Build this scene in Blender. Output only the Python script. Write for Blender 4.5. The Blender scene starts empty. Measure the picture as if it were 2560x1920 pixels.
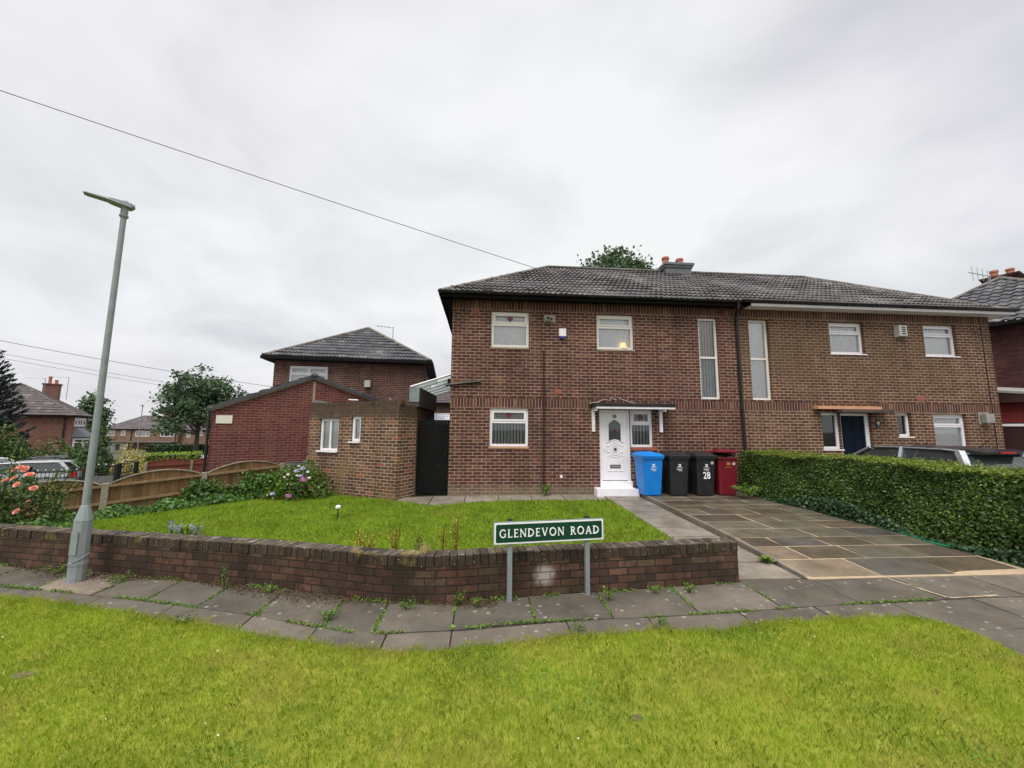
import bpy, bmesh, math, random
import numpy as np
from mathutils import Vector, Matrix
random.seed(7); RNG = np.random.default_rng(7)
SC = bpy.context.scene; COL = SC.collection
R = math.radians

# ------------------------------------------------------------------ camera
cam = bpy.data.cameras.new('camera'); cam.lens = 13.57; cam.sensor_width = 36.0
cam.clip_start = 0.05; cam.clip_end = 2000
camo = bpy.data.objects.new('camera', cam); COL.objects.link(camo)
pi_, ro_, ya_ = R(6.628), R(0.478), R(-4.341)
fw = Vector((-math.sin(ya_)*math.cos(pi_), math.cos(ya_)*math.cos(pi_), math.sin(pi_)))
rt = Vector((math.cos(ya_), math.sin(ya_), 0)); up = rt.cross(fw)
r2 = math.cos(ro_)*rt + math.sin(ro_)*up; u2 = -math.sin(ro_)*rt + math.cos(ro_)*up
camo.matrix_world = Matrix(((r2.x, u2.x, -fw.x, 0), (r2.y, u2.y, -fw.y, 0), (r2.z, u2.z, -fw.z, 1.75), (0, 0, 0, 1)))
SC.camera = camo
SC.view_settings.view_transform = 'Standard'; SC.view_settings.look = 'None'
SC.view_settings.exposure = 0.83; SC.view_settings.gamma = 1.0
SC.cycles.max_bounces = 8; SC.cycles.transparent_max_bounces = 12

# ------------------------------------------------------------------ node helper
class NT:
    def __init__(s, nt): s.t = nt
    def n(s, typ, **kw):
        nd = s.t.nodes.new(typ); ins = kw.pop('ins', {})
        for k, v in kw.items(): setattr(nd, k, v)
        for k, v in ins.items():
            sk = nd.inputs[k]
            if isinstance(v, bpy.types.NodeSocket): s.t.links.new(v, sk)
            else: sk.default_value = v
        return nd
    def m(s, op, a, b=0.0, c=0.0, clamp=False):
        nd = s.t.nodes.new('ShaderNodeMath'); nd.operation = op; nd.use_clamp = clamp
        for i, v in enumerate((a, b, c)):
            if isinstance(v, bpy.types.NodeSocket): s.t.links.new(v, nd.inputs[i])
            else: nd.inputs[i].default_value = v
        return nd.outputs[0]
    def mix(s, f, a, b, blend='MIX'):
        nd = s.t.nodes.new('ShaderNodeMix'); nd.data_type = 'RGBA'; nd.blend_type = blend
        for i, v in ((0, f), (6, a), (7, b)):
            if isinstance(v, bpy.types.NodeSocket): s.t.links.new(v, nd.inputs[i])
            else: nd.inputs[i].default_value = v if i == 0 else (*v[:3], 1)
        return nd.outputs[2]
    def ramp(s, f, pts, interp='LINEAR'):
        nd = s.t.nodes.new('ShaderNodeValToRGB'); cr = nd.color_ramp; cr.interpolation = interp
        while len(cr.elements) < len(pts): cr.elements.new(0.5)
        for e, (p, c) in zip(cr.elements, pts):
            e.position = p; e.color = (*(c if hasattr(c, '__len__') else (c, c, c)), 1)
        s.t.links.new(f, nd.inputs[0]); return nd.outputs[0]
    def rng(s, v, a, b, c=0.0, d=1.0, smooth=False):
        nd = s.n('ShaderNodeMapRange', interpolation_type='SMOOTHSTEP' if smooth else 'LINEAR', ins={0: v, 1: a, 2: b, 3: c, 4: d}); return nd.outputs[0]
    def noise(s, vec, scale, detail=3, rough=.55, dist=0.0, col=False):
        nd = s.n('ShaderNodeTexNoise', ins={'Scale': scale, 'Detail': detail, 'Roughness': rough, 'Distortion': dist})
        if vec is not None: s.t.links.new(vec, nd.inputs['Vector'])
        return nd.outputs[1 if col else 0]
    def obj(s): return s.n('ShaderNodeTexCoord').outputs['Object']
    def world(s): return s.n('ShaderNodeNewGeometry').outputs['Position']
    def uv(s): return s.n('ShaderNodeUVMap').outputs[0]
    def attr(s, name): return s.n('ShaderNodeAttribute', attribute_name=name).outputs['Fac']

# ------------------------------------------------------------------ sky and light
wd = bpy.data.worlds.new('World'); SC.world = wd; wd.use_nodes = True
SUN_EL, SUN_AZ = R(58), R(205)
w = NT(wd.node_tree); wd.node_tree.nodes.clear()
sky = w.n('ShaderNodeTexSky', sky_type='NISHITA', sun_disc=False, sun_elevation=SUN_EL, sun_rotation=SUN_AZ, air_density=1.0, dust_density=3.0)
d = w.n('ShaderNodeTexCoord').outputs['Generated']
sx = w.n('ShaderNodeSeparateXYZ', ins={0: d})
zz = w.m('MAXIMUM', sx.outputs[2], 0.0); den = w.m('ADD', zz, 0.28)
cx = w.m('DIVIDE', sx.outputs[0], den); cy = w.m('DIVIDE', sx.outputs[1], den)
cv = w.n('ShaderNodeCombineXYZ', ins={0: cx, 1: cy, 2: 0.37}).outputs[0]
n1 = w.noise(cv, 0.95, 5, .48, .55); n2 = w.noise(cv, 2.3, 4, .5, .8); n3 = w.noise(cv, .45, 2, .5)
cl = w.m('ADD', w.m('MULTIPLY', n1, .62), w.m('MULTIPLY', n2, .25)); cl = w.m('ADD', cl, w.m('MULTIPLY', n3, .28))
ccol = w.ramp(cl, [(.40, (.330, .339, .352)), (.49, (.405, .410, .418)), (.56, (.478, .479, .483)), (.65, (.55, .548, .544))])
tint = w.ramp(w.noise(cv, .6, 2), [(.35, (1.03, .995, 1.045)), (.6, (.98, 1.0, 1.0))])
ccol = w.mix(1.0, ccol, tint, 'MULTIPLY')
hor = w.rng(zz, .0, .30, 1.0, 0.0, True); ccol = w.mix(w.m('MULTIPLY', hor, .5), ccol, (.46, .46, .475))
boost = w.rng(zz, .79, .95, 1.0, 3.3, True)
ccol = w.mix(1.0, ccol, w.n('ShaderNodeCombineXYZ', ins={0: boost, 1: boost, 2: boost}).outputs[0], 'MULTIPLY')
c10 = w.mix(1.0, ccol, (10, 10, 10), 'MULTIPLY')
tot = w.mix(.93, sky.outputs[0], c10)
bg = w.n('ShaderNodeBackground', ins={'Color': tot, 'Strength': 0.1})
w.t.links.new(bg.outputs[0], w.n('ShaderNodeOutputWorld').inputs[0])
sl = bpy.data.lights.new('sun', 'SUN'); sl.energy = 1.5; sl.angle = R(35); sl.color = (1, .96, .9)
so = bpy.data.objects.new('sun', sl); COL.objects.link(so)
sd = Vector((math.sin(SUN_AZ)*math.cos(SUN_EL), math.cos(SUN_AZ)*math.cos(SUN_EL), math.sin(SUN_EL)))
so.rotation_euler = sd.to_track_quat('Z', 'Y').to_euler(); so.location = (0, -10, 40)

# ------------------------------------------------------------------ materials
MATS = {}
def newmat(name):
    m = bpy.data.materials.new(name); m.use_nodes = True; m.node_tree.nodes.clear(); MATS[name] = m
    return m, NT(m.node_tree)
def out(t, sh): t.t.links.new(sh, t.n('ShaderNodeOutputMaterial').inputs[0])
def prin(t, col, rough=.6, metal=0.0, normal=None, spec=.4, **kw):
    nd = t.n('ShaderNodeBsdfPrincipled')
    for k, v in (('Base Color', col), ('Roughness', rough), ('Metallic', metal), ('Specular IOR Level', spec), *kw.items()):
        sk = nd.inputs[k]
        if isinstance(v, bpy.types.NodeSocket): t.t.links.new(v, sk)
        elif k == 'Base Color': sk.default_value = (*v[:3], 1)
        else: sk.default_value = v
    if normal is not None: t.t.links.new(normal, nd.inputs['Normal'])
    return nd.outputs[0]
def bump(t, h, strength=.3, dist=.01): return t.n('ShaderNodeBump', ins={'Height': h, 'Strength': strength, 'Distance': dist}).outputs[0]

def plain(name, col, rough=.5, metal=0.0, var=.12, scale=6.0, spec=.4, bmp=0.0, bscale=60, dirt=None):
    """one colour with soft wear; dirt = (colour, amount)"""
    m, t = newmat(name); o = t.obj()
    n = t.noise(o, scale, 4, .6)
    c = t.mix(t.rng(n, .3, .7, 0, 1), [x*(1-var) for x in col], [min(1, x*(1+var)) for x in col])
    if dirt: c = t.mix(t.m('MULTIPLY', t.rng(t.noise(o, scale*1.7, 6, .7), .52, .72, 0, 1, True), dirt[1]), c, dirt[0])
    nrm = bump(t, t.noise(o, bscale, 4, .6), bmp, .01) if bmp else None
    out(t, prin(t, c, t.rng(n, .2, .8, rough*.85, min(1, rough*1.15)), metal, nrm, spec)); return m

def brick(name, cols, mortar, bw=.24, bh=.086, j=.011, soldier=False, blot=None, rough=.85, dark=.25, extra=None):
    m, t = newmat(name); uv = t.uv(); sp = t.n('ShaderNodeSeparateXYZ', ins={0: uv}); pos = t.world()
    nz = t.noise(uv, 9, 3, .6, col=True); nsp = t.n('ShaderNodeSeparateXYZ', ins={0: nz})
    u = t.m('ADD', sp.outputs[0], t.m('MULTIPLY', t.m('SUBTRACT', nsp.outputs[0], .5), .010)); v = t.m('ADD', sp.outputs[1], t.m('MULTIPLY', t.m('SUBTRACT', nsp.outputs[1], .5), .010))
    rowf = t.m('DIVIDE', v, bh); row = t.m('FLOOR', rowf)
    off = 0.0 if soldier else t.m('MULTIPLY', t.m('FLOORED_MODULO', row, 2.0), .5)
    cu = t.m('ADD', t.m('DIVIDE', u, bw), off); colm = t.m('FLOOR', cu)
    fu = t.m('MULTIPLY', t.m('FRACT', cu), bw); fv = t.m('MULTIPLY', t.m('FRACT', rowf), bh)
    du = t.m('MINIMUM', fu, t.m('SUBTRACT', bw, fu)); dv = t.m('MINIMUM', fv, t.m('SUBTRACT', bh, fv))
    dd = t.m('ADD', t.m('MINIMUM', du, dv), t.m('MULTIPLY', t.m('SUBTRACT', t.noise(uv, 45, 3, .7), .5), .006))
    mask = t.rng(dd, j*.5-.0015, j*.5+.002, 0, 1, True)
    idv = t.n('ShaderNodeCombineXYZ', ins={0: colm, 1: row, 2: 0.0}).outputs[0]
    wn = t.n('ShaderNodeTexWhiteNoise', noise_dimensions='2D', ins={'Vector': idv})
    bc = t.ramp(wn.outputs[0], cols, 'CONSTANT')
    f = t.noise(uv, 38, 4, .7); bc = t.mix(1.0, bc, t.ramp(f, [(.25, .72), (.75, 1.28)]), 'MULTIPLY')
    mc = t.mix(t.rng(t.noise(uv, 3.5, 4, .6), .35, .65), [x*.72 for x in mortar], mortar)
    c = t.mix(mask, mc, bc)
    big = t.noise(pos, .9, 5, .65)
    c = t.mix(1.0, c, t.ramp(big, [(.3, 1-dark), (.7, 1+dark*.6)]), 'MULTIPLY')
    st = t.noise(t.n('ShaderNodeMapping', ins={'Vector': pos, 'Scale': (3.2, 3.2, .32)}).outputs[0], 1.0, 4, .6)
    c = t.mix(1.0, c, t.ramp(st, [(.34, 1-dark*.9), (.60, 1.06)]), 'MULTIPLY')
    if blot:    # (colour, noise scale, low, high, amount)
        for bcol, bs, lo, hi, am in blot: c = t.mix(t.m('MULTIPLY', t.rng(t.noise(pos, bs, 5, .65), lo, hi, 0, 1, True), am), c, bcol)
    if extra: c = extra(t, c, pos, mask)
    nrm = bump(t, t.m('ADD', mask, t.m('MULTIPLY', f, .35)), .55, .008)
    out(t, prin(t, c, rough, 0, nrm, .25)); return m

BR = [(0, (.098, .037, .031)), (.25, (.078, .030, .027)), (.5, (.116, .046, .036)), (.7, (.066, .030, .026)), (.82, (.104, .052, .035)), (.95, (.16, .082, .052))]
def wallbase(t, c, pos, mask):  # algae and frost-worn bricks along the lowest courses
    z = t.n('ShaderNodeSeparateXYZ', ins={0: pos}).outputs[2]
    a = t.m('MULTIPLY', t.rng(t.m('ADD', z, t.m('MULTIPLY', t.noise(pos, 4, 4, .7), .5)), .28, .62, 1, 0, True), .55)
    c = t.mix(a, c, t.mix(t.noise(pos, 14, 4), (.13, .12, .07), (.30, .26, .18)))
    return c
brick('brick_house', BR, (.47, .325, .235), blot=[((.05, .03, .026), .8, .52, .70, .4)], j=.0140, extra=wallbase)
brick('brick_house_next', [(0, (.104, .046, .033)), (.25, (.084, .038, .030)), (.5, (.122, .059, .040)), (.7, (.074, .036, .029)), (.82, (.110, .060, .038)), (.95, (.15, .084, .052))], (.52, .38, .25), j=.0140, blot=[((.125, .082, .042), .38, .45, .66, .45)], extra=wallbase)
brick('brick_soldier', BR, (.45, .31, .225), bw=.0855, bh=.245, j=.014, soldier=True)
brick('brick_garden', [(0, (.105, .053, .036)), (.25, (.078, .041, .030)), (.45, (.13, .064, .043)), (.62, (.058, .036, .027)), (.78, (.112, .074, .045)), (.9, (.15, .080, .055))], (.034, .027, .020), bw=.235, bh=.083, j=.013, dark=.4,
      blot=[((.026, .020, .012), 1.8, .44, .62, .6), ((.022, .017, .011), 9, .52, .66, .65), ((.11, .085, .04), 3.1, .60, .74, .5), ((.30, .27, .22), 22, .68, .74, .6)],
      extra=lambda t, c, pos, mask: t.mix(t.m('MULTIPLY', t.m('MULTIPLY', t.rng(t.m('ADD', t.n('ShaderNodeVectorMath', operation='DISTANCE', ins={0: pos, 1: (.74, 4.58, .10)}).outputs['Value'], t.m('MULTIPLY', t.noise(pos, 12, 4), .12)), .10, .22, 1, 0, True), .6), t.m('ADD', t.m('MULTIPLY', mask, .6), .4)), c, (.52, .47, .44)))
def lichen(t, c, pos, mask):
    s = t.rng(t.noise(pos, 38, 3, .6), .66, .70, 0, 1, True); return t.mix(t.m('MULTIPLY', s, .75), c, (.42, .42, .36))
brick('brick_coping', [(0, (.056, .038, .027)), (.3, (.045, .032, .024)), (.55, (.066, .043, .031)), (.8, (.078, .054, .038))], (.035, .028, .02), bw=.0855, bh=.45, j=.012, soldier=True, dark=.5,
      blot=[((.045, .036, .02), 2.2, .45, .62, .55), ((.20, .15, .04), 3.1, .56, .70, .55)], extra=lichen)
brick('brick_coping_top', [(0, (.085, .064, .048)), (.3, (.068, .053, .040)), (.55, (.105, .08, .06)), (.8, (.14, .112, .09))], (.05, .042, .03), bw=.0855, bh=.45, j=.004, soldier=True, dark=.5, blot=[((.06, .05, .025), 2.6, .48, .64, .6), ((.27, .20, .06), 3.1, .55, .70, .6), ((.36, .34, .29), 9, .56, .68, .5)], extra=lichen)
brick('brick_outhouse', [(0, (.135, .062, .042)), (.2, (.105, .050, .036)), (.4, (.155, .080, .050)), (.6, (.085, .046, .034)), (.78, (.165, .095, .058)), (.93, (.26, .092, .055))], (.60, .48, .34), bw=.235, bh=.084, j=.012, dark=.3,
      blot=[((.22, .17, .065), 1.1, .52, .72, .6)],
      extra=lambda t, c, pos, mask: t.mix(t.m('MULTIPLY', t.rng(t.m('ADD', t.n('ShaderNodeSeparateXYZ', ins={0: pos}).outputs[2], t.m('MULTIPLY', t.noise(pos, 3, 4, .7), .5)), 2.06, 2.44, 0, 1, True), .88), c, t.mix(t.noise(pos, 9, 3), (.028, .021, .016), (.11, .07, .045))))
brick('brick_garage', [(0, (.155, .045, .040)), (.3, (.128, .038, .035)), (.55, (.175, .058, .048)), (.8, (.14, .054, .043))], (.38, .205, .17), bw=.235, bh=.082, j=.011, dark=.18, blot=[((.17, .11, .065), .8, .55, .72, .5)])
brick('brick_orange', [(0, (.20, .085, .062)), (.35, (.165, .070, .055)), (.7, (.225, .108, .082))], (.33, .225, .18), dark=.15)
brick('brick_far', [(0, (.19, .108, .070)), (.4, (.155, .09, .062)), (.75, (.21, .125, .088))], (.36, .27, .19), dark=.15)
brick('brick_back', [(0, (.105, .045, .037)), (.3, (.080, .036, .031)), (.6, (.125, .060, .046))], (.37, .27, .205), dark=.2)
brick('brick_maroon', [(0, (.075, .026, .024)), (.4, (.06, .022, .022)), (.7, (.085, .034, .03))], (.085, .045, .04), dark=.3)
brick('brick_red_paint', [(0, (.235, .032, .03)), (.5, (.20, .028, .028))], (.19, .035, .032), dark=.25)

def tile_mat(name, c0, c1, moss, amt):
    m, t = newmat(name); p = t.world(); uv = t.uv(); sp = t.n('ShaderNodeSeparateXYZ', ins={0: uv})
    idv = t.n('ShaderNodeCombineXYZ', ins={0: t.m('FLOOR', t.m('DIVIDE', sp.outputs[0], .3)), 1: t.m('FLOOR', t.m('DIVIDE', sp.outputs[1], .36)), 2: 0.0}).outputs[0]
    wn = t.n('ShaderNodeTexWhiteNoise', noise_dimensions='2D', ins={'Vector': idv}).outputs[0]
    c = t.mix(wn, c0, c1); c = t.mix(t.m('MULTIPLY', t.m('GREATER_THAN', wn, .93), .5), c, (.20, .17, .15)); c = t.mix(1.0, c, t.ramp(t.noise(p, 20, 5, .7), [(.3, .75), (.7, 1.25)]), 'MULTIPLY')
    c = t.mix(t.m('MULTIPLY', t.rng(t.noise(p, 2.6, 6, .72), .50, .66, 0, 1, True), amt), c, moss)
    out(t, prin(t, c, .62, 0, bump(t, t.noise(p, 70, 3, .6), .25, .008), .4)); return m
tile_mat('roof_tile', (.058, .050, .051), (.112, .098, .098), (.070, .068, .045), .6)
tile_mat('roof_tile_dark', (.050, .050, .057), (.095, .094, .103), (.065, .07, .055), .4)
tile_mat('roof_tile_brown', (.075, .060, .062), (.105, .085, .086), (.12, .10, .09), .2)
tile_mat('ridge_stone', (.075, .066, .056), (.125, .11, .092), (.26, .235, .20), .55)
plain('slate_grey', (.13, .14, .15), .5, var=.2)
plain('white_upvc', (.83, .80, .82), .32, var=.04, scale=3)
plain('cream_upvc', (.76, .72, .68), .4, var=.06, scale=4)
plain('white_paint', (.84, .82, .85), .45, var=.06, scale=5, dirt=((.45, .43, .38), .35))
plain('black_plastic', (.013, .013, .015), .38, var=.2)
plain('black_paint', (.006, .006, .006), .75, var=.3, scale=14, bmp=.15, spec=.15)
plain('felt_black', (.018, .017, .018), .85, var=.3)
plain('rust_pipe', (.030, .016, .014), .7, var=.4, scale=20)
plain('galvanised', (.28, .315, .33), .42, .35, var=.10, scale=9, dirt=((.27, .28, .27), .4))
plain('lamp_grey', (.255, .285, .29), .55, .1, var=.10, scale=5, dirt=((.14, .145, .135), .5))
plain('terracotta', (.42, .15, .10), .75, var=.2)
plain('lead', (.19, .22, .22), .6, var=.25, scale=5)
plain('cement', (.36, .29, .22), .9, var=.2, bmp=.3)
plain('concrete_post', (.30, .27, .20), .9, var=.3, scale=14, bmp=.4, dirt=((.13, .11, .06), .8))
plain('plaque_white', (.80, .77, .66), .5, var=.05)
plain('sandstone', (.56, .30, .165), .85, var=.15, bmp=.3)
plain('sill_tile', (.30, .085, .055), .5, var=.15)
plain('timber_dark', (.075, .056, .047), .8, var=.35, scale=5, bmp=.3)
plain('vent_grey', (.30, .29, .27), .6, var=.15)
plain('vent_cream', (.46, .45, .42), .55, var=.08)
plain('bark', (.085, .070, .052), .9, var=.35, scale=9, bmp=.6, bscale=25)
plain('bin_blue', (.004, .20, .64), .42, var=.10, scale=4, dirt=((.03, .16, .42), .35))
plain('bin_black', (.020, .021, .024), .42, var=.2, scale=5, dirt=((.05, .05, .05), .5))
plain('bin_maroon', (.165, .010, .020), .42, var=.15, scale=4)
plain('bin_bag', (.012, .012, .013), .25, var=.3)
plain('rubber', (.012, .012, .012), .8, var=.2)
plain('sign_green', (.004, .046, .027), .3, var=.06)
plain('sign_white', (.82, .84, .84), .35, var=.03)
plain('letter_white', (.84, .85, .85), .4, var=.02)
plain('navy_paint', (.0025, .008, .018), .6, var=.15, spec=.12)
plain('brown_paint', (.040, .015, .014), .4, var=.2)
plain('silver', (.45, .45, .45), .3, .8, var=.1)
plain('car_silver', (.42, .43, .45), .25, .6, var=.05, scale=2, spec=.6)
plain('car_grey', (.42, .43, .45), .22, .4, var=.05, scale=2, spec=.6)
plain('car_white', (.75, .76, .78), .22, 0, var=.03, spec=.6)
plain('car_dark', (.02, .022, .03), .2, 0, var=.05, spec=.6)
plain('car_glass', (.035, .045, .048), .04, 0, var=.1, spec=1.0)
plain('red_lens', (.42, .012, .018), .15, 0, var=.05, spec=.6)
plain('green_hose', (.012, .21, .11), .4, var=.15)
plain('soil', (.065, .045, .028), .95, var=.4, scale=12, bmp=.6)
plain('bare_earth', (.15, .115, .055), .95, var=.35, scale=20, bmp=.5)
plain('shed_roof', (.62, .64, .68), .5, var=.12, scale=8)
plain('blue_plastic', (.04, .06, .30), .4)
plain('dark_void', (.012, .012, .012), .9)
plain('fence_red', (.215, .068, .040), .75, var=.25, scale=5)
plain('fence_rail', (.25, .165, .085), .85, var=.25, scale=9, bmp=.3)
plain('board_grey', (.14, .135, .13), .85, var=.3, scale=5)
plain('twig', (.035, .030, .018), .95, var=.3)
plain('render_garage', (.34, .33, .32), .85, var=.2)
plain('iron_black', (.012, .012, .013), .45, var=.2)
plain('brown_cable', (.16, .075, .05), .7)
plain('cable_white', (.55, .52, .48), .6)
plain('net_curtain', (.92, .91, .93), .9, var=.10, scale=16)
plain('blind_grey', (.45, .48, .50), .8, var=.12, scale=5)
plain('blind_lit', (.55, .48, .38), .85, var=.1)  # warm room light painted into the blind colour
plain('red_glass', (.17, .02, .022), .25)
plain('lead_came', (.10, .10, .10), .5)
plain('copper_text', (.45, .22, .08), .5)
plain('moss_brown', (.080, .052, .024), .95, var=.4, scale=30, bmp=.6)

m, t = newmat('timber_fence'); o = t.obj(); sp = t.n('ShaderNodeSeparateXYZ', ins={0: o})
brd = t.n('ShaderNodeTexWhiteNoise', noise_dimensions='1D', ins={'W': t.m('FLOOR', t.m('DIVIDE', sp.outputs[0], .125))}).outputs[0]
g = t.n('ShaderNodeMapping', ins={'Vector': o, 'Scale': (30, 30, 2.2)}).outputs[0]; gn = t.noise(g, 1, 5, .65, .5)
c = t.ramp(brd, [(0, (.135, .078, .038)), (.4, (.21, .125, .058)), (.7, (.17, .092, .042)), (1, (.25, .155, .08))])
c = t.mix(1.0, c, t.ramp(gn, [(.25, .6), (.75, 1.35)]), 'MULTIPLY')
c = t.mix(t.m('MULTIPLY', t.rng(t.m('ADD', sp.outputs[2], t.m('MULTIPLY', t.noise(o, 5, 4), .2)), .02, .36, 1, 0, True), .5), c, (.26, .21, .14))
out(t, prin(t, c, .85, 0, bump(t, gn, .4, .01), .2))

m, t = newmat('glass')   # thin window glass: see-through with a sky reflection
lw = t.n('ShaderNodeFresnel', ins={'IOR': 1.52}).outputs[0]
out(t, t.n('ShaderNodeMixShader', ins={0: t.m('ADD', t.m('MULTIPLY', lw, 1.25), .045, clamp=True), 1: t.n('ShaderNodeBsdfTransparent', ins={0: (.95, .95, .96, 1)}).outputs[0], 2: t.n('ShaderNodeBsdfGlossy', ins={'Color': (.9, .93, .93, 1), 'Roughness': .02}).outputs[0]}).outputs[0])
m, t = newmat('polycarbonate')
out(t, t.n('ShaderNodeMixShader', ins={0: .55, 1: t.n('ShaderNodeBsdfTransparent', ins={0: (.80, .88, .86, 1)}).outputs[0], 2: t.n('ShaderNodeMixShader', ins={0: .5, 1: t.n('ShaderNodeBsdfTranslucent', ins={0: (.70, .80, .78, 1)}).outputs[0], 2: t.n('ShaderNodeBsdfDiffuse', ins={0: (.55, .65, .63, 1)}).outputs[0]}).outputs[0]}).outputs[0])

def leafmat(name, pts, trans=.25, rough=.45, patch=None):
    m, t = newmat(name); a = t.attr('tint'); p = t.world(); c = t.ramp(a, pts)
    c = t.mix(1.0, c, t.ramp(t.noise(p, 1.7, 3, .6), [(.3, .78), (.7, 1.22)]), 'MULTIPLY')
    if patch:
        for col, sc, lo, hi, am in patch: c = t.mix(t.m('MULTIPLY', t.rng(t.noise(p, sc, 5, .62), lo, hi, 0, 1, True), am), c, col)
    s = prin(t, c, rough, 0, None, .35)
    if trans: s = t.n('ShaderNodeMixShader', ins={0: trans, 1: s, 2: t.n('ShaderNodeBsdfTranslucent', ins={0: c}).outputs[0]}).outputs[0]
    out(t, s); return m
leafmat('grass_verge', [(0, (.19, .29, .018)), (.3, (.28, .40, .022)), (.7, (.36, .475, .028)), (.92, (.45, .51, .05)), (1, (.56, .46, .16))], .4, .6, [((.54, .44, .11), .75, .50, .68, .85), ((.19, .31, .02), 1.3, .50, .66, .6), ((.50, .42, .13), 3.1, .58, .72, .6)])
leafmat('grass_lawn', [(0, (.16, .28, .018)), (.5, (.26, .41, .026)), (.9, (.35, .49, .040)), (1, (.45, .45, .08))], .4, .6, [((.46, .42, .08), .8, .54, .74, .6)])
leafmat('leaf_clover', [(0, (.08, .19, .02)), (1, (.17, .32, .04))], .3, .5)
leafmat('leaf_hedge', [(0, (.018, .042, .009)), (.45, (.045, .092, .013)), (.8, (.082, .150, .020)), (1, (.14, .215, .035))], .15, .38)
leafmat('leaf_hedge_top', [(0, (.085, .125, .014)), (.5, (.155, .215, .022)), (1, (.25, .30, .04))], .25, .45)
leafmat('leaf_ivy', [(0, (.014, .040, .015)), (.6, (.030, .075, .024)), (1, (.07, .125, .04))], .1, .35)
leafmat('leaf_ground', [(0, (.028, .075, .012)), (.5, (.055, .135, .018)), (1, (.11, .21, .03))], .2, .4)
leafmat('leaf_hydrangea', [(0, (.04, .09, .014)), (.5, (.085, .155, .02)), (1, (.16, .23, .04))], .2, .4)
leafmat('leaf_rose', [(0, (.022, .05, .012)), (.5, (.06, .115, .02)), (.85, (.11, .17, .03)), (1, (.17, .23, .045))], .2, .4)
leafmat('leaf_tree', [(0, (.045, .085, .042)), (.5, (.080, .138, .066)), (.9, (.12, .19, .09)), (1, (.15, .23, .11))], .2, .5)
leafmat('leaf_conifer', [(0, (.012, .026, .024)), (.6, (.022, .042, .036)), (1, (.04, .065, .05))], .1, .5)
leafmat('leaf_bush', [(0, (.03, .065, .02)), (.6, (.055, .105, .03)), (1, (.09, .15, .04))], .2, .5)
leafmat('leaf_gold', [(0, (.22, .17, .02)), (.6, (.40, .32, .03)), (1, (.55, .48, .12))], .25, .5)
leafmat('leaf_lime', [(0, (.11, .19, .015)), (.6, (.2, .31, .02)), (1, (.3, .42, .05))], .25, .5)
leafmat('leaf_red', [(0, (.17, .075, .015)), (.5, (.30, .17, .03)), (1, (.42, .30, .05))], .25, .5)
leafmat('leaf_weed', [(0, (.055, .115, .015)), (.6, (.115, .21, .025)), (1, (.2, .29, .05))], .25, .5)
leafmat('leaf_straw', [(0, (.33, .25, .10)), (1, (.50, .40, .19))], .2, .6)
leafmat('petal_coral', [(0, (.70, .20, .15)), (.5, (.80, .33, .25)), (1, (.86, .50, .38))], .25, .5)
leafmat('petal_pink', [(0, (.50, .13, .36)), (1, (.68, .30, .52))], .25, .5)
leafmat('petal_blue', [(0, (.30, .27, .55)), (1, (.58, .55, .76))], .25, .5)
leafmat('petal_white', [(0, (.70, .70, .55)), (1, (.85, .85, .75))], .2, .5)

def slabmat(name, pts, spots, rough, wet=0.0):
    m, t = newmat(name); p = t.world(); c = t.ramp(t.attr('tint'), pts)
    c = t.mix(1.0, c, t.ramp(t.noise(p, 2.2, 6, .68), [(.28, .58), (.72, 1.36)]), 'MULTIPLY'); c = t.mix(t.m('MULTIPLY', t.rng(t.noise(p, 1.5, 6, .7), .50, .66, 0, 1, True), .45), c, (.10, .082, .05))
    c = t.mix(1.0, c, t.ramp(t.noise(p, 120, 3, .7), [(.3, .75), (.7, 1.25)]), 'MULTIPLY')
    if spots:
        vo = t.n('ShaderNodeTexVoronoi', ins={'Vector': t.n('ShaderNodeMapping', ins={'Vector': p, 'Scale': (1, 1.15, 1)}).outputs[0], 'Scale': 9.0, 'Randomness': 1.0})
        pick = t.m('GREATER_THAN', t.n('ShaderNodeSeparateXYZ', ins={0: vo.outputs['Color']}).outputs[0], .45)
        s = t.m('MULTIPLY', t.rng(t.m('ADD', vo.outputs['Distance'], t.m('MULTIPLY', t.noise(p, 55, 3), .22)), .26, .34, 1, 0, True), pick)
        s = t.m('MULTIPLY', s, t.rng(t.noise(p, 1.1, 3), .34, .52, 0, 1, True))
        c = t.mix(t.m('MULTIPLY', s, spots), c, (.27, .265, .225))
    rg = t.rng(t.noise(p, 1.3, 3), .3, .7, rough-wet, rough+wet*.6)
    out(t, prin(t, c, rg, 0, bump(t, t.m('ADD', t.noise(p, 60, 5, .7), t.m('MULTIPLY', t.noise(p, 7, 3), 1.2)), .5, .010), .30)); return m
slabmat('pavement_slab', [(0, (.088, .077, .061)), (.5, (.120, .103, .081)), (.85, (.158, .135, .105)), (1, (.21, .165, .125))], .9, .74, .10)
slabmat('path_slab', [(0, (.19, .165, .132)), (.6, (.235, .205, .165)), (1, (.27, .235, .19))], 0, .50, .16)
slabmat('drive_slab', [(0, (.080, .074, .068)), (.2, (.118, .106, .076)), (.4, (.080, .062, .046)), (.6, (.135, .120, .088)), (.8, (.108, .084, .056)), (1, (.225, .172, .12))], 0, .38, .16)
m, t = newmat('ground_soil'); p = t.world()
c = t.mix(t.rng(t.noise(p, .5, 5), .4, .6), (.085, .088, .060), (.12, .12, .085)); out(t, prin(t, c, .95, 0, bump(t, t.noise(p, 30, 4), .5, .02), .1))
m, t = newmat('lawn_soil'); p = t.world()
c = t.mix(t.rng(t.noise(p, 7, 6, .7), .35, .65), (.16, .19, .022), (.29, .30, .045)); out(t, prin(t, c, .95, 0, bump(t, t.noise(p, 60, 4), .7, .02), .1))
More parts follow.
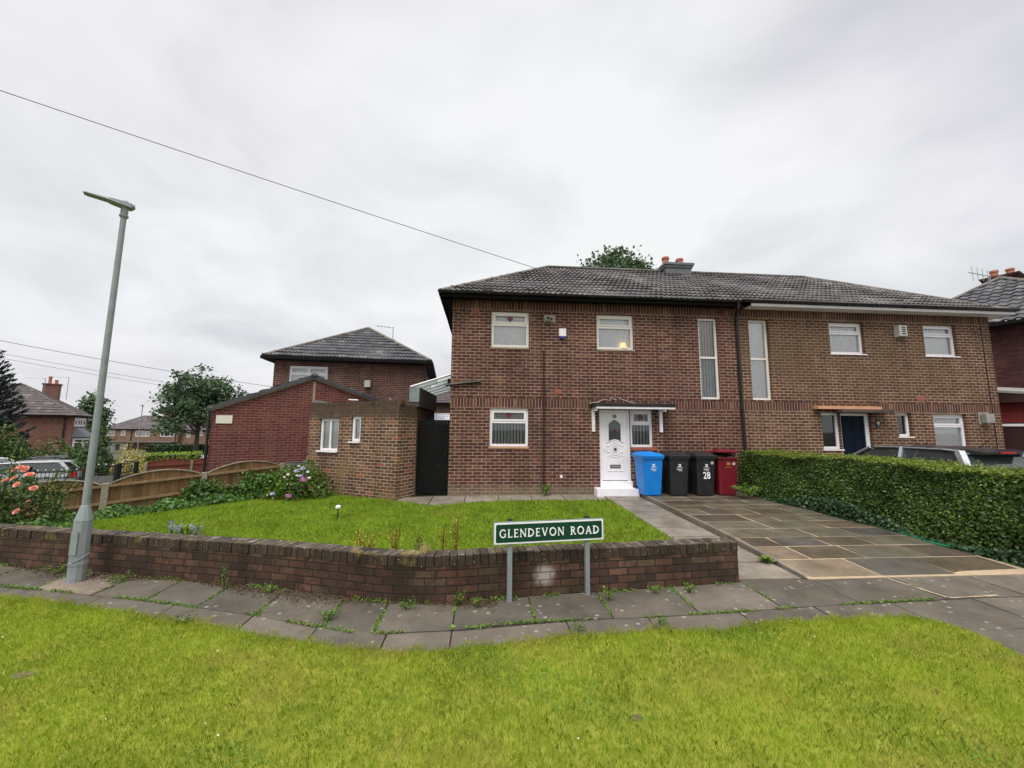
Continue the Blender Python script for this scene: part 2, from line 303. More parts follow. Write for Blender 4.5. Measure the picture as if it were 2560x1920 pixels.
m, t = newmat('sand_mortar'); p = t.world()
c = t.mix(t.rng(t.noise(p, 16, 5, .7), .3, .7), (.34, .26, .165), (.47, .365, .25)); out(t, prin(t, c, .95, 0, bump(t, t.noise(p, 80, 3), .4, .01), .1))
plain('asphalt', (.055, .055, .056), .8, var=.25, scale=3, bmp=.3, bscale=120)

# ------------------------------------------------------------------ mesh helper
class MB:
    def __init__(s): s.v = []; s.f = []; s.u = []; s.m = []; s.tint = []
    def face(s, pts, uv=None, mi=0, tint=0.0):
        i = len(s.v); pts = [Vector(p) for p in pts]; s.v += pts; s.f.append(list(range(i, i+len(pts)))); s.m.append(mi); s.tint.append(tint)
        if uv is None:
            n = Vector((0, 0, 0)); k = len(pts)
            for a in range(k):
                p, q = pts[a], pts[(a+1) % k]; n += Vector(((p.y-q.y)*(p.z+q.z), (p.z-q.z)*(p.x+q.x), (p.x-q.x)*(p.y+q.y)))
            ax, ay, az = abs(n.x), abs(n.y), abs(n.z)
            if az > ax and az > ay: uv = [(p.x, p.y) for p in pts]
            elif ax > ay: uv = [(p.y, p.z) for p in pts]
            else: uv = [(p.x, p.z) for p in pts]
        s.u.append(uv)
    def box(s, x0, x1, y0, y1, z0, z1, mi=0, tint=0.0, M=None):
        P = [Vector((x, y, z)) for z in (z0, z1) for y in (y0, y1) for x in (x0, x1)]
        if M: P = [M @ p for p in P]
        for q in ((0, 1, 5, 4), (1, 3, 7, 5), (3, 2, 6, 7), (2, 0, 4, 6), (4, 5, 7, 6), (2, 3, 1, 0)): s.face([P[i] for i in q], None, mi, tint)
    def tube(s, pts, rad, n=8, caps=True, mi=0):
        pts = [Vector(p) for p in pts]; rad = rad if hasattr(rad, '__len__') else [rad]*len(pts); rings = []; pv = None
        for i, p in enumerate(pts):
            d = (pts[min(i+1, len(pts)-1)] - pts[max(i-1, 0)]).normalized()
            a = (pv - d*pv.dot(d)) if pv else (Vector((0, 0, 1)).cross(d) if abs(d.z) < .95 else Vector((1, 0, 0)).cross(d))
            a.normalize(); b = d.cross(a); pv = a
            rings.append([p + rad[i]*(math.cos(2*math.pi*k/n)*a + math.sin(2*math.pi*k/n)*b) for k in range(n)])
        for i in range(len(rings)-1):
            for k in range(n): s.face([rings[i][k], rings[i][(k+1) % n], rings[i+1][(k+1) % n], rings[i+1][k]], None, mi)
        if caps: s.face(rings[0][::-1], None, mi); s.face(rings[-1], None, mi)
    def loft(s, rings, caps=True, mi=0, closed=True):
        n = len(rings[0])
        for i in range(len(rings)-1):
            for k in range(n if closed else n-1): s.face([rings[i][k], rings[i][(k+1) % n], rings[i+1][(k+1) % n], rings[i+1][k]], None, mi)
        if caps: s.face(rings[0][::-1], None, mi); s.face(rings[-1], None, mi)
    def prism(s, poly, z0, z1, mi=0, tint=0.0, axis='z'):
        """poly of 2d points (ccw); axis z: (x,y) from z0 up to z1; axis y: (x,z) seen from the front, from y=z0 back to y=z1"""
        n = len(poly)
        if axis == 'z':
            A = [Vector((p[0], p[1], z0)) for p in poly]; B = [Vector((p[0], p[1], z1)) for p in poly]; s.face(A[::-1], None, mi, tint); s.face(B, None, mi, tint)
            for k in range(n): s.face([A[k], A[(k+1) % n], B[(k+1) % n], B[k]], None, mi, tint)
        else:
            A = [Vector((p[0], z0, p[1])) for p in poly]; B = [Vector((p[0], z1, p[1])) for p in poly]; s.face(A, None, mi, tint); s.face(B[::-1], None, mi, tint)
            for k in range(n): s.face([A[k], B[k], B[(k+1) % n], A[(k+1) % n]], None, mi, tint)
    def build(s, name, mats, parent=None, world=False, smooth=False, bevel=0.0, weld=False, tint=False, fixn=False):
        me = bpy.data.meshes.new(name); me.from_pydata([tuple(v) for v in s.v], [], s.f)
        ul = me.uv_layers.new(name='UVMap'); flat = [c for f in s.u for p in f for c in p[:2]]; ul.data.foreach_set('uv', flat)
        for mm in ([mats] if isinstance(mats, str) else mats): me.materials.append(MATS[mm])
        me.polygons.foreach_set('material_index', s.m)
        if tint: at = me.attributes.new('tint', 'FLOAT', 'FACE'); at.data.foreach_set('value', s.tint)
        if weld or fixn:
            bm = bmesh.new(); bm.from_mesh(me)
            if weld: bmesh.ops.remove_doubles(bm, verts=bm.verts, dist=.0004)
            if fixn: bmesh.ops.recalc_face_normals(bm, faces=bm.faces)
            bm.to_mesh(me); bm.free()
        return link(name, me, parent, world, smooth, bevel)
def link(name, me, parent=None, world=False, smooth=False, bevel=0.0):
    o = bpy.data.objects.new(name, me); COL.objects.link(o)
    if smooth:
        me.polygons.foreach_set('use_smooth', [True]*len(me.polygons))
        if smooth is not True: me.set_sharp_from_angle(angle=R(smooth))
    if parent is not None:
        o.parent = parent
        if world: o.matrix_parent_inverse = tmat(parent).inverted()
    if bevel:
        b = o.modifiers.new('bevel', 'BEVEL'); b.width = bevel; b.segments = 2; b.limit_method = 'ANGLE'; b.angle_limit = R(40)
    return o
def tmat(o):
    mm = Matrix.LocRotScale(o.location, o.rotation_euler, o.scale)
    return tmat(o.parent) @ o.matrix_parent_inverse @ mm if o.parent else mm
def thing(name, label, cat, loc=(0, 0, 0), rz=0.0, group=None):
    o = bpy.data.objects.new(name, None); COL.objects.link(o); o.empty_display_size = .2
    o.location = loc; o.rotation_euler = (0, 0, rz); o['label'] = label; o['category'] = cat
    if group: o['group'] = group
    return o
def tag(o, label, cat, group=None):
    o['label'] = label; o['category'] = cat
    if group: o['group'] = group
    return o
def struct(o): o['kind'] = 'structure'; return o
def stuff(o, label, cat): o['kind'] = 'stuff'; o['label'] = label; o['category'] = cat; return o
def dup(root, loc, rz, label, group=None, sc=1.0):
    r = root.copy(); COL.objects.link(r); r.location = loc; r.rotation_euler = (0, 0, rz); r.scale = (sc, sc, sc); r['label'] = label
    if group: r['group'] = group
    for ch in list(root.children):
        c = ch.copy(); COL.objects.link(c); c.parent = r
        for g_ in list(ch.children):
            d_ = g_.copy(); COL.objects.link(d_); d_.parent = c
    return r

def nmesh(name, V, faces_n, mat, tint=None, parent=None, world=False, smooth=False):
    """fast mesh from numpy: V (n*k,3), each run of k verts one polygon"""
    k = faces_n; n = len(V)//k; me = bpy.data.meshes.new(name)
    me.vertices.add(len(V)); me.vertices.foreach_set('co', V.astype(np.float32).ravel())
    me.loops.add(len(V)); me.loops.foreach_set('vertex_index', np.arange(len(V), dtype=np.int32))
    me.polygons.add(n); me.polygons.foreach_set('loop_start', np.arange(0, len(V), k, dtype=np.int32))
    me.update(calc_edges=True)
    if tint is not None: at = me.attributes.new('tint', 'FLOAT', 'FACE'); at.data.foreach_set('value', tint.astype(np.float32))
    me.materials.append(MATS[mat]); return link(name, me, parent, world, smooth)
def unit(a): return a/np.maximum(np.linalg.norm(a, axis=1, keepdims=True), 1e-9)
def leaves(name, P, size, mat, parent=None, world=False, N=None, spread=1.0, aspect=.55, D=None, jit=.35, tint=None):
    """leaf-sized four-cornered faces at points P; N = mean facing, D = mean pointing direction"""
    n = len(P); rnd = RNG.normal(size=(n, 3)); nn = unit((N if N is not None else 0)+spread*rnd) if N is not None else unit(rnd)
    dd = RNG.normal(size=(n, 3)); dd = dd*.6+D if D is not None else dd
    dd = unit(dd - nn*np.sum(dd*nn, axis=1, keepdims=True)); ss = np.cross(nn, dd)
    sz = (size*(1+jit*RNG.uniform(-1, 1, n)))[:, None]
    V = np.stack([P-dd*sz*.5, P+ss*sz*aspect*.5-nn*sz*.06+dd*sz*.05, P+dd*sz*.5-nn*sz*.1, P-ss*sz*aspect*.5-nn*sz*.06+dd*sz*.05], 1).reshape(-1, 3)
    return nmesh(name, V, 4, mat, RNG.uniform(0, 1, n) if tint is None else tint, parent, world)
def inpoly(P, poly):
    x, y = P[:, 0], P[:, 1]; ins = np.zeros(len(P), bool); j = len(poly)-1
    for i in range(len(poly)):
        xi, yi = poly[i]; xj, yj = poly[j]
        ins ^= ((yi > y) != (yj > y)) & (x < (xj-xi)*(y-yi)/(yj-yi+1e-12)+xi); j = i
    return ins
def scatter(poly, n):
    a = np.array(poly); lo, hi = a.min(0), a.max(0); P = RNG.uniform(lo, hi, (int(n), 2)); return P[inpoly(P, poly)]

# ------------------------------------------------------------------ ground
D0 = 10.58
def gz(x, y):
    z = -.02*(D0-min(max(y, -3), D0))+.02*max(min(0, x), -10); d_ = (x+8.75)*-.634+(y-9.85)*.773
    if d_ > 0: z += -.075*min(d_, 18)-.022*max(0, min(d_, 140)-18)
    return z
def gzv(P): return np.array([gz(a, b) for a, b in P])
def grid(name, xs, ys, dz, mat):
    mb = MB(); V = [(x, y, gz(x, y)+dz) for y in ys for x in xs]; n = len(xs)
    F = [(j*n+i, j*n+i+1, (j+1)*n+i+1, (j+1)*n+i) for j in range(len(ys)-1) for i in range(n-1)]
    me = bpy.data.meshes.new(name); me.from_pydata(V, [], F); me.materials.append(MATS[mat]); return link(name, me)
fine = [i*.8 for i in range(-30, 31)]
far = [30, 38, 48, 62, 80, 105, 140, 200, 320, 600]
XS = [-x for x in far[::-1]]+fine+far; YS = [-600, -200, -60, -20]+[i*.8 for i in range(-10, 50)]+[42, 50, 60, 75, 95, 120, 170, 260, 600]
struct(grid('ground', XS, YS, -.06, 'ground_soil'))
rdm = MB(); rdm.face([(-60, -8.5, gz(-60, -8)+-.03), (60, -8.5, -.30), (60, -1.6, -.30), (-60, -1.6, gz(-60, -1.6)-.03)]); struct(rdm.build('road', 'asphalt'))

WALLC = [(-9.4, 7.03), (-6.81, 6.30), (-5.13, 5.83), (-3.87, 5.47), (-2.98, 5.22), (-2.39, 5.05), (-1.79, 4.84), (-1.25, 4.64), (-.95, 4.55), (-.70, 4.50), (-.40, 4.48), (-.10, 4.49), (.34, 4.54), (1.32, 4.63), (1.9, 4.68), (3.2, 4.79)]
def lerp_curve(c, x):
    for (a, b), (e, f) in zip(c, c[1:]):
        if a <= x <= e: return b+(f-b)*(x-a)/(e-a)
    return c[-1][1] if x > c[-1][0] else c[0][1]
MIDC = [(-9.8, 6.5), (-5.87, 5.46), (-5.07, 5.24), (-3.78, 4.88), (-2.13, 4.34), (-1.66, 4.14), (-1.09, 3.93), (-.38, 3.88), (.4, 4.0), (1.71, 4.03), (2.67, 4.08), (3.61, 4.16), (5.28, 4.24), (10, 4.3)]
GRASSC = [(-9.5, 5.9), (-6.5, 5.3), (-5.44, 5.08), (-4.91, 4.97), (-4.27, 4.74), (-3.48, 4.49), (-3.08, 4.34), (-2.78, 4.28), (-2.4, 4.12), (-2.04, 3.97), (-1.48, 3.79), (-1.24, 3.71), (-.73, 3.59), (-.34, 3.56), (-.1, 3.6), (.36, 3.64), (.83, 3.73), (1.39, 3.72), (1.7, 3.78), (2.27, 3.71), (2.58, 3.78), (2.83, 3.84), (3.31, 3.84), (4.07, 3.87), (4.39, 3.84), (4.60, 3.74), (4.68, 3.5), (4.6, 3.1), (4.5, 2.4), (4.45, 1.0)]
# pavement: bed sheet, then flags as separate raised slabs with gaps
mb = MB()
xs = [-9.4, -8.3, -7.2, -6.3, -5.35, -4.46, -3.73, -3.02, -2.28, -1.5, -.98, -.25, .55, 1.35, 2.28, 3.24, 4.2, 5.3, 6.35, 7.35, 8.3, 9.3]
xs2 = [-9.6, -8.6, -7.5, -6.4, -5.4, -4.3, -3.3, -2.3, -1.55, -.85, -.25, .86, 1.7, 2.7, 3.6, 4.55, 5.6, 6.4, 7.4, 8.4, 9.4]
def slab(mb, P, z, tint, gap=.008, th=.04):
    c = sum((Vector((p[0], p[1], 0)) for p in P), Vector((0, 0, 0)))/len(P); top = []; bot = []
    tl = [RNG.uniform(-.004, .004) for _ in P]
    for p, e in zip(P, tl):
        q = Vector((p[0], p[1], 0)); q = q+Vector((math.copysign(gap, c.x-q.x), math.copysign(gap, c.y-q.y), 0)); zq = gz(q.x, q.y)+z+e; top.append(Vector((q.x, q.y, zq))); bot.append(Vector((q.x, q.y, zq-th)))
    mb.face(top, None, 0, tint); n = len(P)
    for k in range(n): mb.face([bot[k], bot[(k+1) % n], top[(k+1) % n], top[k]], None, 0, tint)
def sub(P0, P1, P2, P3): return [P0, P1, P2, P3]
dirx = .0
for a, b in zip(xs, xs[1:]):
    if a < 3.24: w0, w1 = lerp_curve(WALLC, a)+.02, lerp_curve(WALLC, b)+.02
    else: w0 = w1 = 4.86
    sk = -.10 if a < -1 else 0.0
    slab(mb, [(a+sk*.2, lerp_curve(MIDC, a)), (b+sk*.2, lerp_curve(MIDC, b)), (b, w1), (a, w0)], 0.0, .97 if -6.0 < a < -5.2 else random.uniform(0, .85))
for a, b in zip(xs2, xs2[1:]):
    slab(mb, [(a, lerp_curve(MIDC, a)-.62), (b, lerp_curve(MIDC, b)-.62), (b, lerp_curve(MIDC, b)), (a, lerp_curve(MIDC, a))], -.003, random.uniform(.15, .9))
yy = 3.62
for r_ in range(5):
    for a in (4.4, 5.3, 6.2, 7.1, 8.0, 8.9): slab(mb, [(a-(r_ % 2)*.4, yy-.6), (a+.9-(r_ % 2)*.4, yy-.6), (a+.9-(r_ % 2)*.4, yy), (a-(r_ % 2)*.4, yy)], -.004, random.uniform(.2, .8))
    yy -= .6
struct(mb.build('pavement', 'pavement_slab', tint=True))
mb = MB()
PB = [(x, lerp_curve(MIDC, x)-.75) for x in (-9.6, -6, -4, -2, -1, 0, 1, 2, 3, 4.3)]+[(4.3, 1), (10, 1), (10, 4.95)]+[(3.2, 4.9)]+[(x, y+.05) for x, y in WALLC[::-1][1:]]
tri = MB()
for i in range(len(xs)-1):
    a, b = xs[i], xs[i+1]; f = lambda x: (lerp_curve(WALLC, x)+.05 if x < 3.2 else 4.95)
    tri.face([(a, lerp_curve(MIDC, a)-.7, gz(a, lerp_curve(MIDC, a)-.7)-.022), (b, lerp_curve(MIDC, b)-.7, gz(b, lerp_curve(MIDC, b)-.7)-.022), (b, f(b), gz(b, f(b))-.022), (a, f(a), gz(a, f(a))-.022)])
tri.face([(4.2, .4, gz(4, .4)-.022), (10, .4, gz(9, .4)-.022), (10, 3.7, gz(9, 3.7)-.022), (4.2, 3.7, gz(4, 3.7)-.022)])
struct(tri.build('pavement_bed', 'soil'))

# garden path, front paving strip, drive
mb = MB(); yy = 4.87
while yy < 10.3:
    h = random.choice((.58, .6, .62)); y1 = min(yy+h, 10.56)
    xl = lambda y: 3.22+.0*y+ (0.10 if y > 6 else 0)
    slab(mb, [(3.24, yy), (4.10+.018*(yy-4.8), yy), (4.10+.018*(y1-4.8), y1), (3.24, y1)], .004, random.random(), .012); yy = y1
struct(mb.build('garden_path', 'path_slab', tint=True))
mb = MB(); xx = -2.1
while xx < 3.2:
    x1 = min(3.22, xx+random.choice((.7, .85, .9))); ylo = lambda x: 9.72+min(0, x-.5)*.26
    slab(mb, [(xx, ylo(xx)), (x1, ylo(x1)), (x1, 10.55), (xx, 10.55)], -.004, random.random(), .012); xx = x1
struct(mb.build('front_paving', 'path_slab', tint=True))
def kx(y): return 4.12+.02*(y-4.85)+.03
mb = MB(); bed = MB()
def dz(y): return .012+.06*min(1, max(0, (y-4.9)/1.6))
rows = [(4.87, 5.45, [4.2, 5.22, 6.28, 7.38], [1.0, .05, .80]), (5.45, 5.95, [4.2, 4.75, 5.62, 6.65, 7.4], [.95, .78, .2, .42])]
yy = 5.95
while yy < 10.5:
    y1 = min(10.56, yy+random.choice((.42, .5, .55))); xx = 4.2; X = [xx]
    while xx < 7.0: xx += random.choice((.55, .8, .95, 1.1)); X.append(min(xx, 7.42))
    X[-1] = 7.42; rows.append((yy, y1, X, [random.choice((.02, .2, .22, .4, .42, .6, .62, .8)) for _ in X[1:]])); yy = y1
for y0, y1, X, T in rows:
    for a, b, tn in zip(X, X[1:], T):
        a0, a1 = (kx(y0)+.07, kx(y1)+.07) if a == 4.2 else (a+random.uniform(-.02, .02), a+random.uniform(-.02, .02))
        P = [(a0, y0), (b, y0), (b, y1), (a1, y1)]; c = Vector(((a+b)/2, (y0+y1)/2, 0)); top = []
        for p in P:
            q = Vector((p[0], p[1], 0)); q = q+Vector((math.copysign(.013, c.x-q.x), math.copysign(.013, c.y-q.y), 0)); top.append(Vector((q.x, q.y, gz(q.x, q.y)+dz(q.y)+random.uniform(-.003, .003))))
        mb.face(top, None, 0, tn+random.uniform(-.02, .02))
        for k in range(4): mb.face([top[k]-Vector((0, 0, .03)), top[(k+1) % 4]-Vector((0, 0, .03)), top[(k+1) % 4], top[k]], None, 0, tn)
struct(mb.build('driveway', 'drive_slab', tint=True))
for k in range(12):
    y0, y1 = 4.83+k*.48, 4.83+(k+1)*.48; y1 = min(y1, 10.57)
    bed.face([(kx(y0), y0, gz(4, y0)+dz(y0)-.003), (7.5, y0, gz(7, y0)+dz(y0)-.003), (7.5, y1, gz(7, y1)+dz(y1)-.003), (kx(y1), y1, gz(4, y1)+dz(y1)-.003)])
bed.face([(kx(4.83), 4.83, gz(4, 4.83)-.05), (7.5, 4.83, gz(7, 4.83)-.05), (7.5, 4.83, gz(7, 4.83)+dz(4.83)-.006), (kx(4.83), 4.83, gz(4, 4.83)+dz(4.83)-.006)])
def joint(p, q, w_):
    n = 9; P = [Vector(p).lerp(Vector(q), k/n) for k in range(n+1)]; dv = (Vector(q)-Vector(p)).normalized(); nv = Vector((-dv.y, dv.x)); W2 = [w_*random.uniform(.25, 1.0) for _ in P]
    for k in range(n): bed.face([(v.x, v.y, gz(v.x, v.y)+.0065) for v in (P[k]-nv*W2[k], P[k+1]-nv*W2[k+1], P[k+1]+nv*W2[k+1], P[k]+nv*W2[k])])
joint((4.3, 4.835), (7.5, 4.88), .026); joint((5.20, 4.80), (5.33, 4.27), .022); joint((5.34, 4.25), (6.0, 4.285), .018)
struct(bed.build('driveway_bed', 'sand_mortar'))
mb = MB(); kk = 4.9
while kk < 10.5:
    k1 = min(kk+.91, 10.56); A = [(kx(kk)-.0, kk), (kx(kk)+.055, kk), (kx(k1)+.055, k1-.006), (kx(k1), k1-.006)]
    zt = [gz(p[0], p[1])+dz(p[1])+.008 for p in A]; T = [Vector((p[0], p[1], z)) for p, z in zip(A, zt)]; Bt = [Vector((p[0], p[1], gz(p[0], p[1])-.05)) for p in A]
    mb.face(T, None, 0, .1)
    for q in range(4): mb.face([Bt[q], Bt[(q+1) % 4], T[(q+1) % 4], T[q]], None, 0, .3)
    kk = k1
struct(mb.build('drive_kerb', 'path_slab', tint=True))

# lawn and verge: soil sheets and blades
LAWN = [(x, y+.235) for x, y in WALLC[1:]]+[(3.2, 5.1), (3.24, 9.74), (.5, 9.72), (-1.1, 9.30), (-2.05, 9.95), (-5.0, 11.7), (-5.9, 11.75), (-8.47, 9.55), (-9.9, 8.4), (-9.6, 7.3)]
VERGE = GRASSC+[(4.4, -1.5), (-9.5, -1.5)]
def sheet(name, poly, dzz, mat):
    bm = bmesh.new(); a = np.array(poly); x0, y0 = a.min(0)-.1; x1, y1 = a.max(0)+.1
    vs = [bm.verts.new((p[0], p[1], 0)) for p in poly]; f = bm.faces.new(vs)
    for k in range(1, 14):
        bmesh.ops.bisect_plane(bm, geom=bm.verts[:]+bm.edges[:]+bm.faces[:], plane_co=(x0+(x1-x0)*k/14, 0, 0), plane_no=(1, 0, 0))
        bmesh.ops.bisect_plane(bm, geom=bm.verts[:]+bm.edges[:]+bm.faces[:], plane_co=(0, y0+(y1-y0)*k/14, 0), plane_no=(0, 1, 0))
    for v in bm.verts: v.co.z = gz(v.co.x, v.co.y)+dzz
    bmesh.ops.recalc_face_normals(bm, faces=bm.faces); me = bpy.data.meshes.new(name); bm.to_mesh(me); bm.free(); me.materials.append(MATS[mat]); return link(name, me)
struct(sheet('lawn', LAWN, .0, 'lawn_soil')); struct(sheet('verge', VERGE, .012, 'lawn_soil'))
for bx_, by_, br_ in ((1.05, 2.72, .045), (-3.55, 3.55, .075)):
    q = MB(); q.face([(bx_+br_*math.cos(a)*(1+.2*math.sin(3*a)), by_+br_*.65*math.sin(a), gz(bx_, by_)+.0165) for a in [6.283*k/14 for k in range(14)]]); struct(q.build('bare_soil', 'bare_earth'))
def blades(name, P, z0, hmin, hmax, wid, mat, tint=None, lean=.7):
    n = len(P); z = gzv(P)+z0; B = np.column_stack([P, z]); th = RNG.uniform(0, 2*np.pi, n); ph = RNG.uniform(0, 2*np.pi, n)
    h = RNG.uniform(hmin, hmax, n)*(.75+.5*RNG.random(n)); s = np.column_stack([np.cos(th), np.sin(th), np.zeros(n)])*(wid*RNG.uniform(.7, 1.3, n))[:, None]*.5
    ln = RNG.uniform(.15, lean, n)*h; L = np.column_stack([np.cos(ph)*ln, np.sin(ph)*ln, np.zeros(n)]); Hh = np.column_stack([np.zeros(n), np.zeros(n), h])
    mid = B+L*.35+Hh*.6; tip = B+L+Hh*(1-.25*(ln/h)[:, None])
    V = np.stack([B-s, B+s, mid+s*.8, tip, mid-s*.8], 1).reshape(-1, 3)
    return nmesh(name, V, 5, mat, RNG.uniform(0, 1, n)**1.25 if tint is None else tint)
VP = scatter([(-8.2, 0.6), (5.0, .6), (5.0, 4.2), (-8.2, 6.4)], 760000); VP = VP[inpoly(VP, VERGE)]
VP = VP[(VP[:, 1] > 1.1) & (np.abs(VP[:, 0]) < VP[:, 1]*1.55+1.2)]
BARE = [(1.05, 2.72, .055), (-3.55, 3.55, .09)]
edge = scatter([(-7, 3), (5, 3), (5, 5.6), (-7, 5.6)], 260000)
GE = np.array(GRASSC); ey = np.interp(edge[:, 0], GE[:26, 0], GE[:26, 1]); ed = ey-edge[:, 1]
for bx_, by_, br_ in BARE: q_ = np.hypot(VP[:, 0]-bx_, (VP[:, 1]-by_)*1.6); VP = VP[(q_ > br_*(.75+.5*RNG.random(len(VP)))) | (RNG.random(len(VP)) < .30)]
edge = edge[(ed > -.05-.05*np.sin(edge[:, 0]*9)*np.sin(edge[:, 0]*23+1)) & (ed < .10) & (edge[:, 0] < 4.55)]
VPa = np.vstack([VP, edge]); tn = np.concatenate([RNG.uniform(0, .97, len(VP))**1.1, np.clip(RNG.normal(.80, .28, len(edge)), 0, 1)])
stuff(blades('verge_grass', VPa, .010, .020, .046, .0030, 'grass_verge', tn, .65), 'short bright yellow-green mown grass on the verge in the foreground', 'grass')
LP = scatter(LAWN, 330000); stuff(blades('lawn_grass', LP, .0, .03, .075, .0065, 'grass_lawn', None, 1.0), 'green garden lawn grass behind the low brick wall', 'grass')

# ------------------------------------------------------------------ building helpers
def facade(mb, x0, x1, z0, z1, ops, y=0.0, depth=.1, mi=0):
    X = sorted({x0, x1, *[o[0] for o in ops], *[o[1] for o in ops]}); Z = sorted({z0, z1, *[o[2] for o in ops], *[o[3] for o in ops]})
    for a, b in zip(X, X[1:]):
        for c, d_ in zip(Z, Z[1:]):
            mx, mz = (a+b)/2, (c+d_)/2
            if any(o[0] < mx < o[1] and o[2] < mz < o[3] for o in ops): continue
            mb.face([(a, y, c), (b, y, c), (b, y, d_), (a, y, d_)], None, mi)
    for i, (a, b, c, d_) in enumerate(ops):
        oth = [o for j, o in enumerate(ops) if j != i]
        hit = lambda x, z: any(o[0]-1e-6 < x < o[1]+1e-6 and o[2]-1e-6 < z < o[3]+1e-6 for o in oth)
        Y = y+depth
        if not hit(a-.001, (c+d_)/2): mb.face([(a, y, c), (a, y, d_), (a, Y, d_), (a, Y, c)], None, mi)
        if not hit(b+.001, (c+d_)/2): mb.face([(b, y, c), (b, Y, c), (b, Y, d_), (b, y, d_)], None, mi)
        else:
            o = [o for o in oth if abs(o[0]-b) < 1e-6][0]
            if o[2] > c: mb.face([(b, y, c), (b, Y, c), (b, Y, o[2]), (b, y, o[2])], None, mi)
        mb.face([(a, y, d_), (b, y, d_), (b, Y, d_), (a, Y, d_)], None, mi); mb.face([(a, y, c), (a, Y, c), (b, Y, c), (b, y, c)], None, mi)

def window(parent, x0, x1, z0, z1, y, transom=.36, mull=None, curtain='net', fw=.068, mat='cream_upvc', sill=None, world=False, motif=False, split2=False, fine=True, lead=False):
    """upvc window with its outer face at y: frame, panes (glass), curtain or blind, sill"""
    mb = MB(); d_ = .06; eps = .002; zt = z1-(z1-z0)*transom if transom else z1-fw
    a, b, c, e = x0+eps, x1-eps, z0+eps, z1-eps
    mb.box(a, a+fw, y, y+d_, c, e); mb.box(b-fw, b, y, y+d_, c, e); mb.box(a+fw, b-fw, y, y+d_, c, c+fw); mb.box(a+fw, b-fw, y, y+d_, e-fw, e)
    X = [a+fw]+([a+(b-a)*q for q in mull] if mull else [])+[b-fw]
    if transom: mb.box(a+fw, b-fw, y+.002, y+d_-.002, zt-fw*.45, zt+fw*.45)
    for q in X[1:-1]: mb.box(q-fw*.42, q+fw*.42, y+.003, y+d_-.003, c+fw, e-fw)
    if transom and not split2:     # the opening top light has its own sash frame
        for u, v in zip(X, X[1:]):
            g0, g1 = u+(fw*.42 if u != X[0] else 0)+.003, v-(fw*.42 if v != X[-1] else 0)-.003; h0, h1 = zt+fw*.45+.003, e-fw-.003; k = fw*.62
            for q in ((g0, g0+k, h0, h1), (g1-k, g1, h0, h1), (g0+k, g1-k, h0, h0+k), (g0+k, g1-k, h1-k, h1)): mb.box(q[0], q[1], y-.012, y+.03, q[2], q[3])
    w_ = mb.build('window', mat, parent, world, bevel=.006 if fine else 0)
    g = MB(); g.face([(a+.02, y+.035, c+.02), (b-.02, y+.035, c+.02), (b-.02, y+.035, e-.02), (a+.02, y+.035, e-.02)]); g.build('pane', 'glass', w_, world)
    ci = MB(); ya = y+.062; A, B, Cz, E_ = x0-.05, x1+.05, z0-.04, z1+.04
    if curtain in ('net', 'folds', 'lace'):
        n = 60; amp = .003 if curtain == 'net' else .018; pr = None; fr = 3.0 if curtain == 'net' else 14.0
        for i in range(n+1):
            u = i/n; x = A+(B-A)*u; yo = ya+.02+amp*math.sin(u*fr*6.28+math.sin(u*17)*1.2)
            p = [(x, yo, Cz), (x, yo+.003, E_)]
            if pr: ci.face([pr[0], p[0], p[1], pr[1]])
            pr = p
        ci.build('curtain', 'net_curtain', w_, world, smooth=True)
    elif curtain in ('blind', 'blind_lit'):
        n = max(5, int((B-A)/.085)); an = R(38 if curtain == 'blind' else 12)
        for i in range(n):
            x = A+(B-A)*(i+.5)/n; hx, hy = .043*math.cos(an), .043*math.sin(an)
            ci.face([(x-hx, ya+.06-hy, Cz), (x+hx, ya+.06+hy, Cz), (x+hx, ya+.06+hy, E_), (x-hx, ya+.06-hy, E_)])
        if curtain == 'blind_lit':  # upper half coloured as if lit from the room, lower half plain grey
            lo_ = MB(); zm = Cz+(E_-Cz)*.5
            for f_ in ci.f: p = [ci.v[i] for i in f_]; lo_.face([p[0], p[1], Vector((p[1].x, p[1].y, zm)), Vector((p[0].x, p[0].y, zm))]); p[0].z = p[1].z = zm
            lo_.build('blind', 'blind_grey', w_, world)
        ci.build('blind', 'blind_grey' if curtain == 'blind' else 'blind_lit', w_, world)
    if motif:
        mo = MB(); zc = (zt+e)/2 if transom else (c+e)/2; xc = (a+b)/2; rr = min(.10, (e-zt)*.26) if transom else .07
        mo.face([(xc-rr, y+.030, zc), (xc, y+.030, zc-rr), (xc+rr, y+.030, zc), (xc, y+.030, zc+rr)]); mo.build('stained_glass', 'red_glass', w_, world)
    if motif or lead:
        le = MB(); zc = (zt+e)/2
        for dz_ in (-.035, .035): le.box(a+fw+.03, b-fw-.03, y+.026, y+.029, zc+dz_-.004, zc+dz_+.004)
        le.build('leading', 'lead_came', w_, world)
    if sill:
        si = MB(); si.box(x0-.03, x1+.03, y-.12, y+.02, z0-.035, z0-.004); si.build('sill', sill, w_, world, bevel=.005)
    return w_

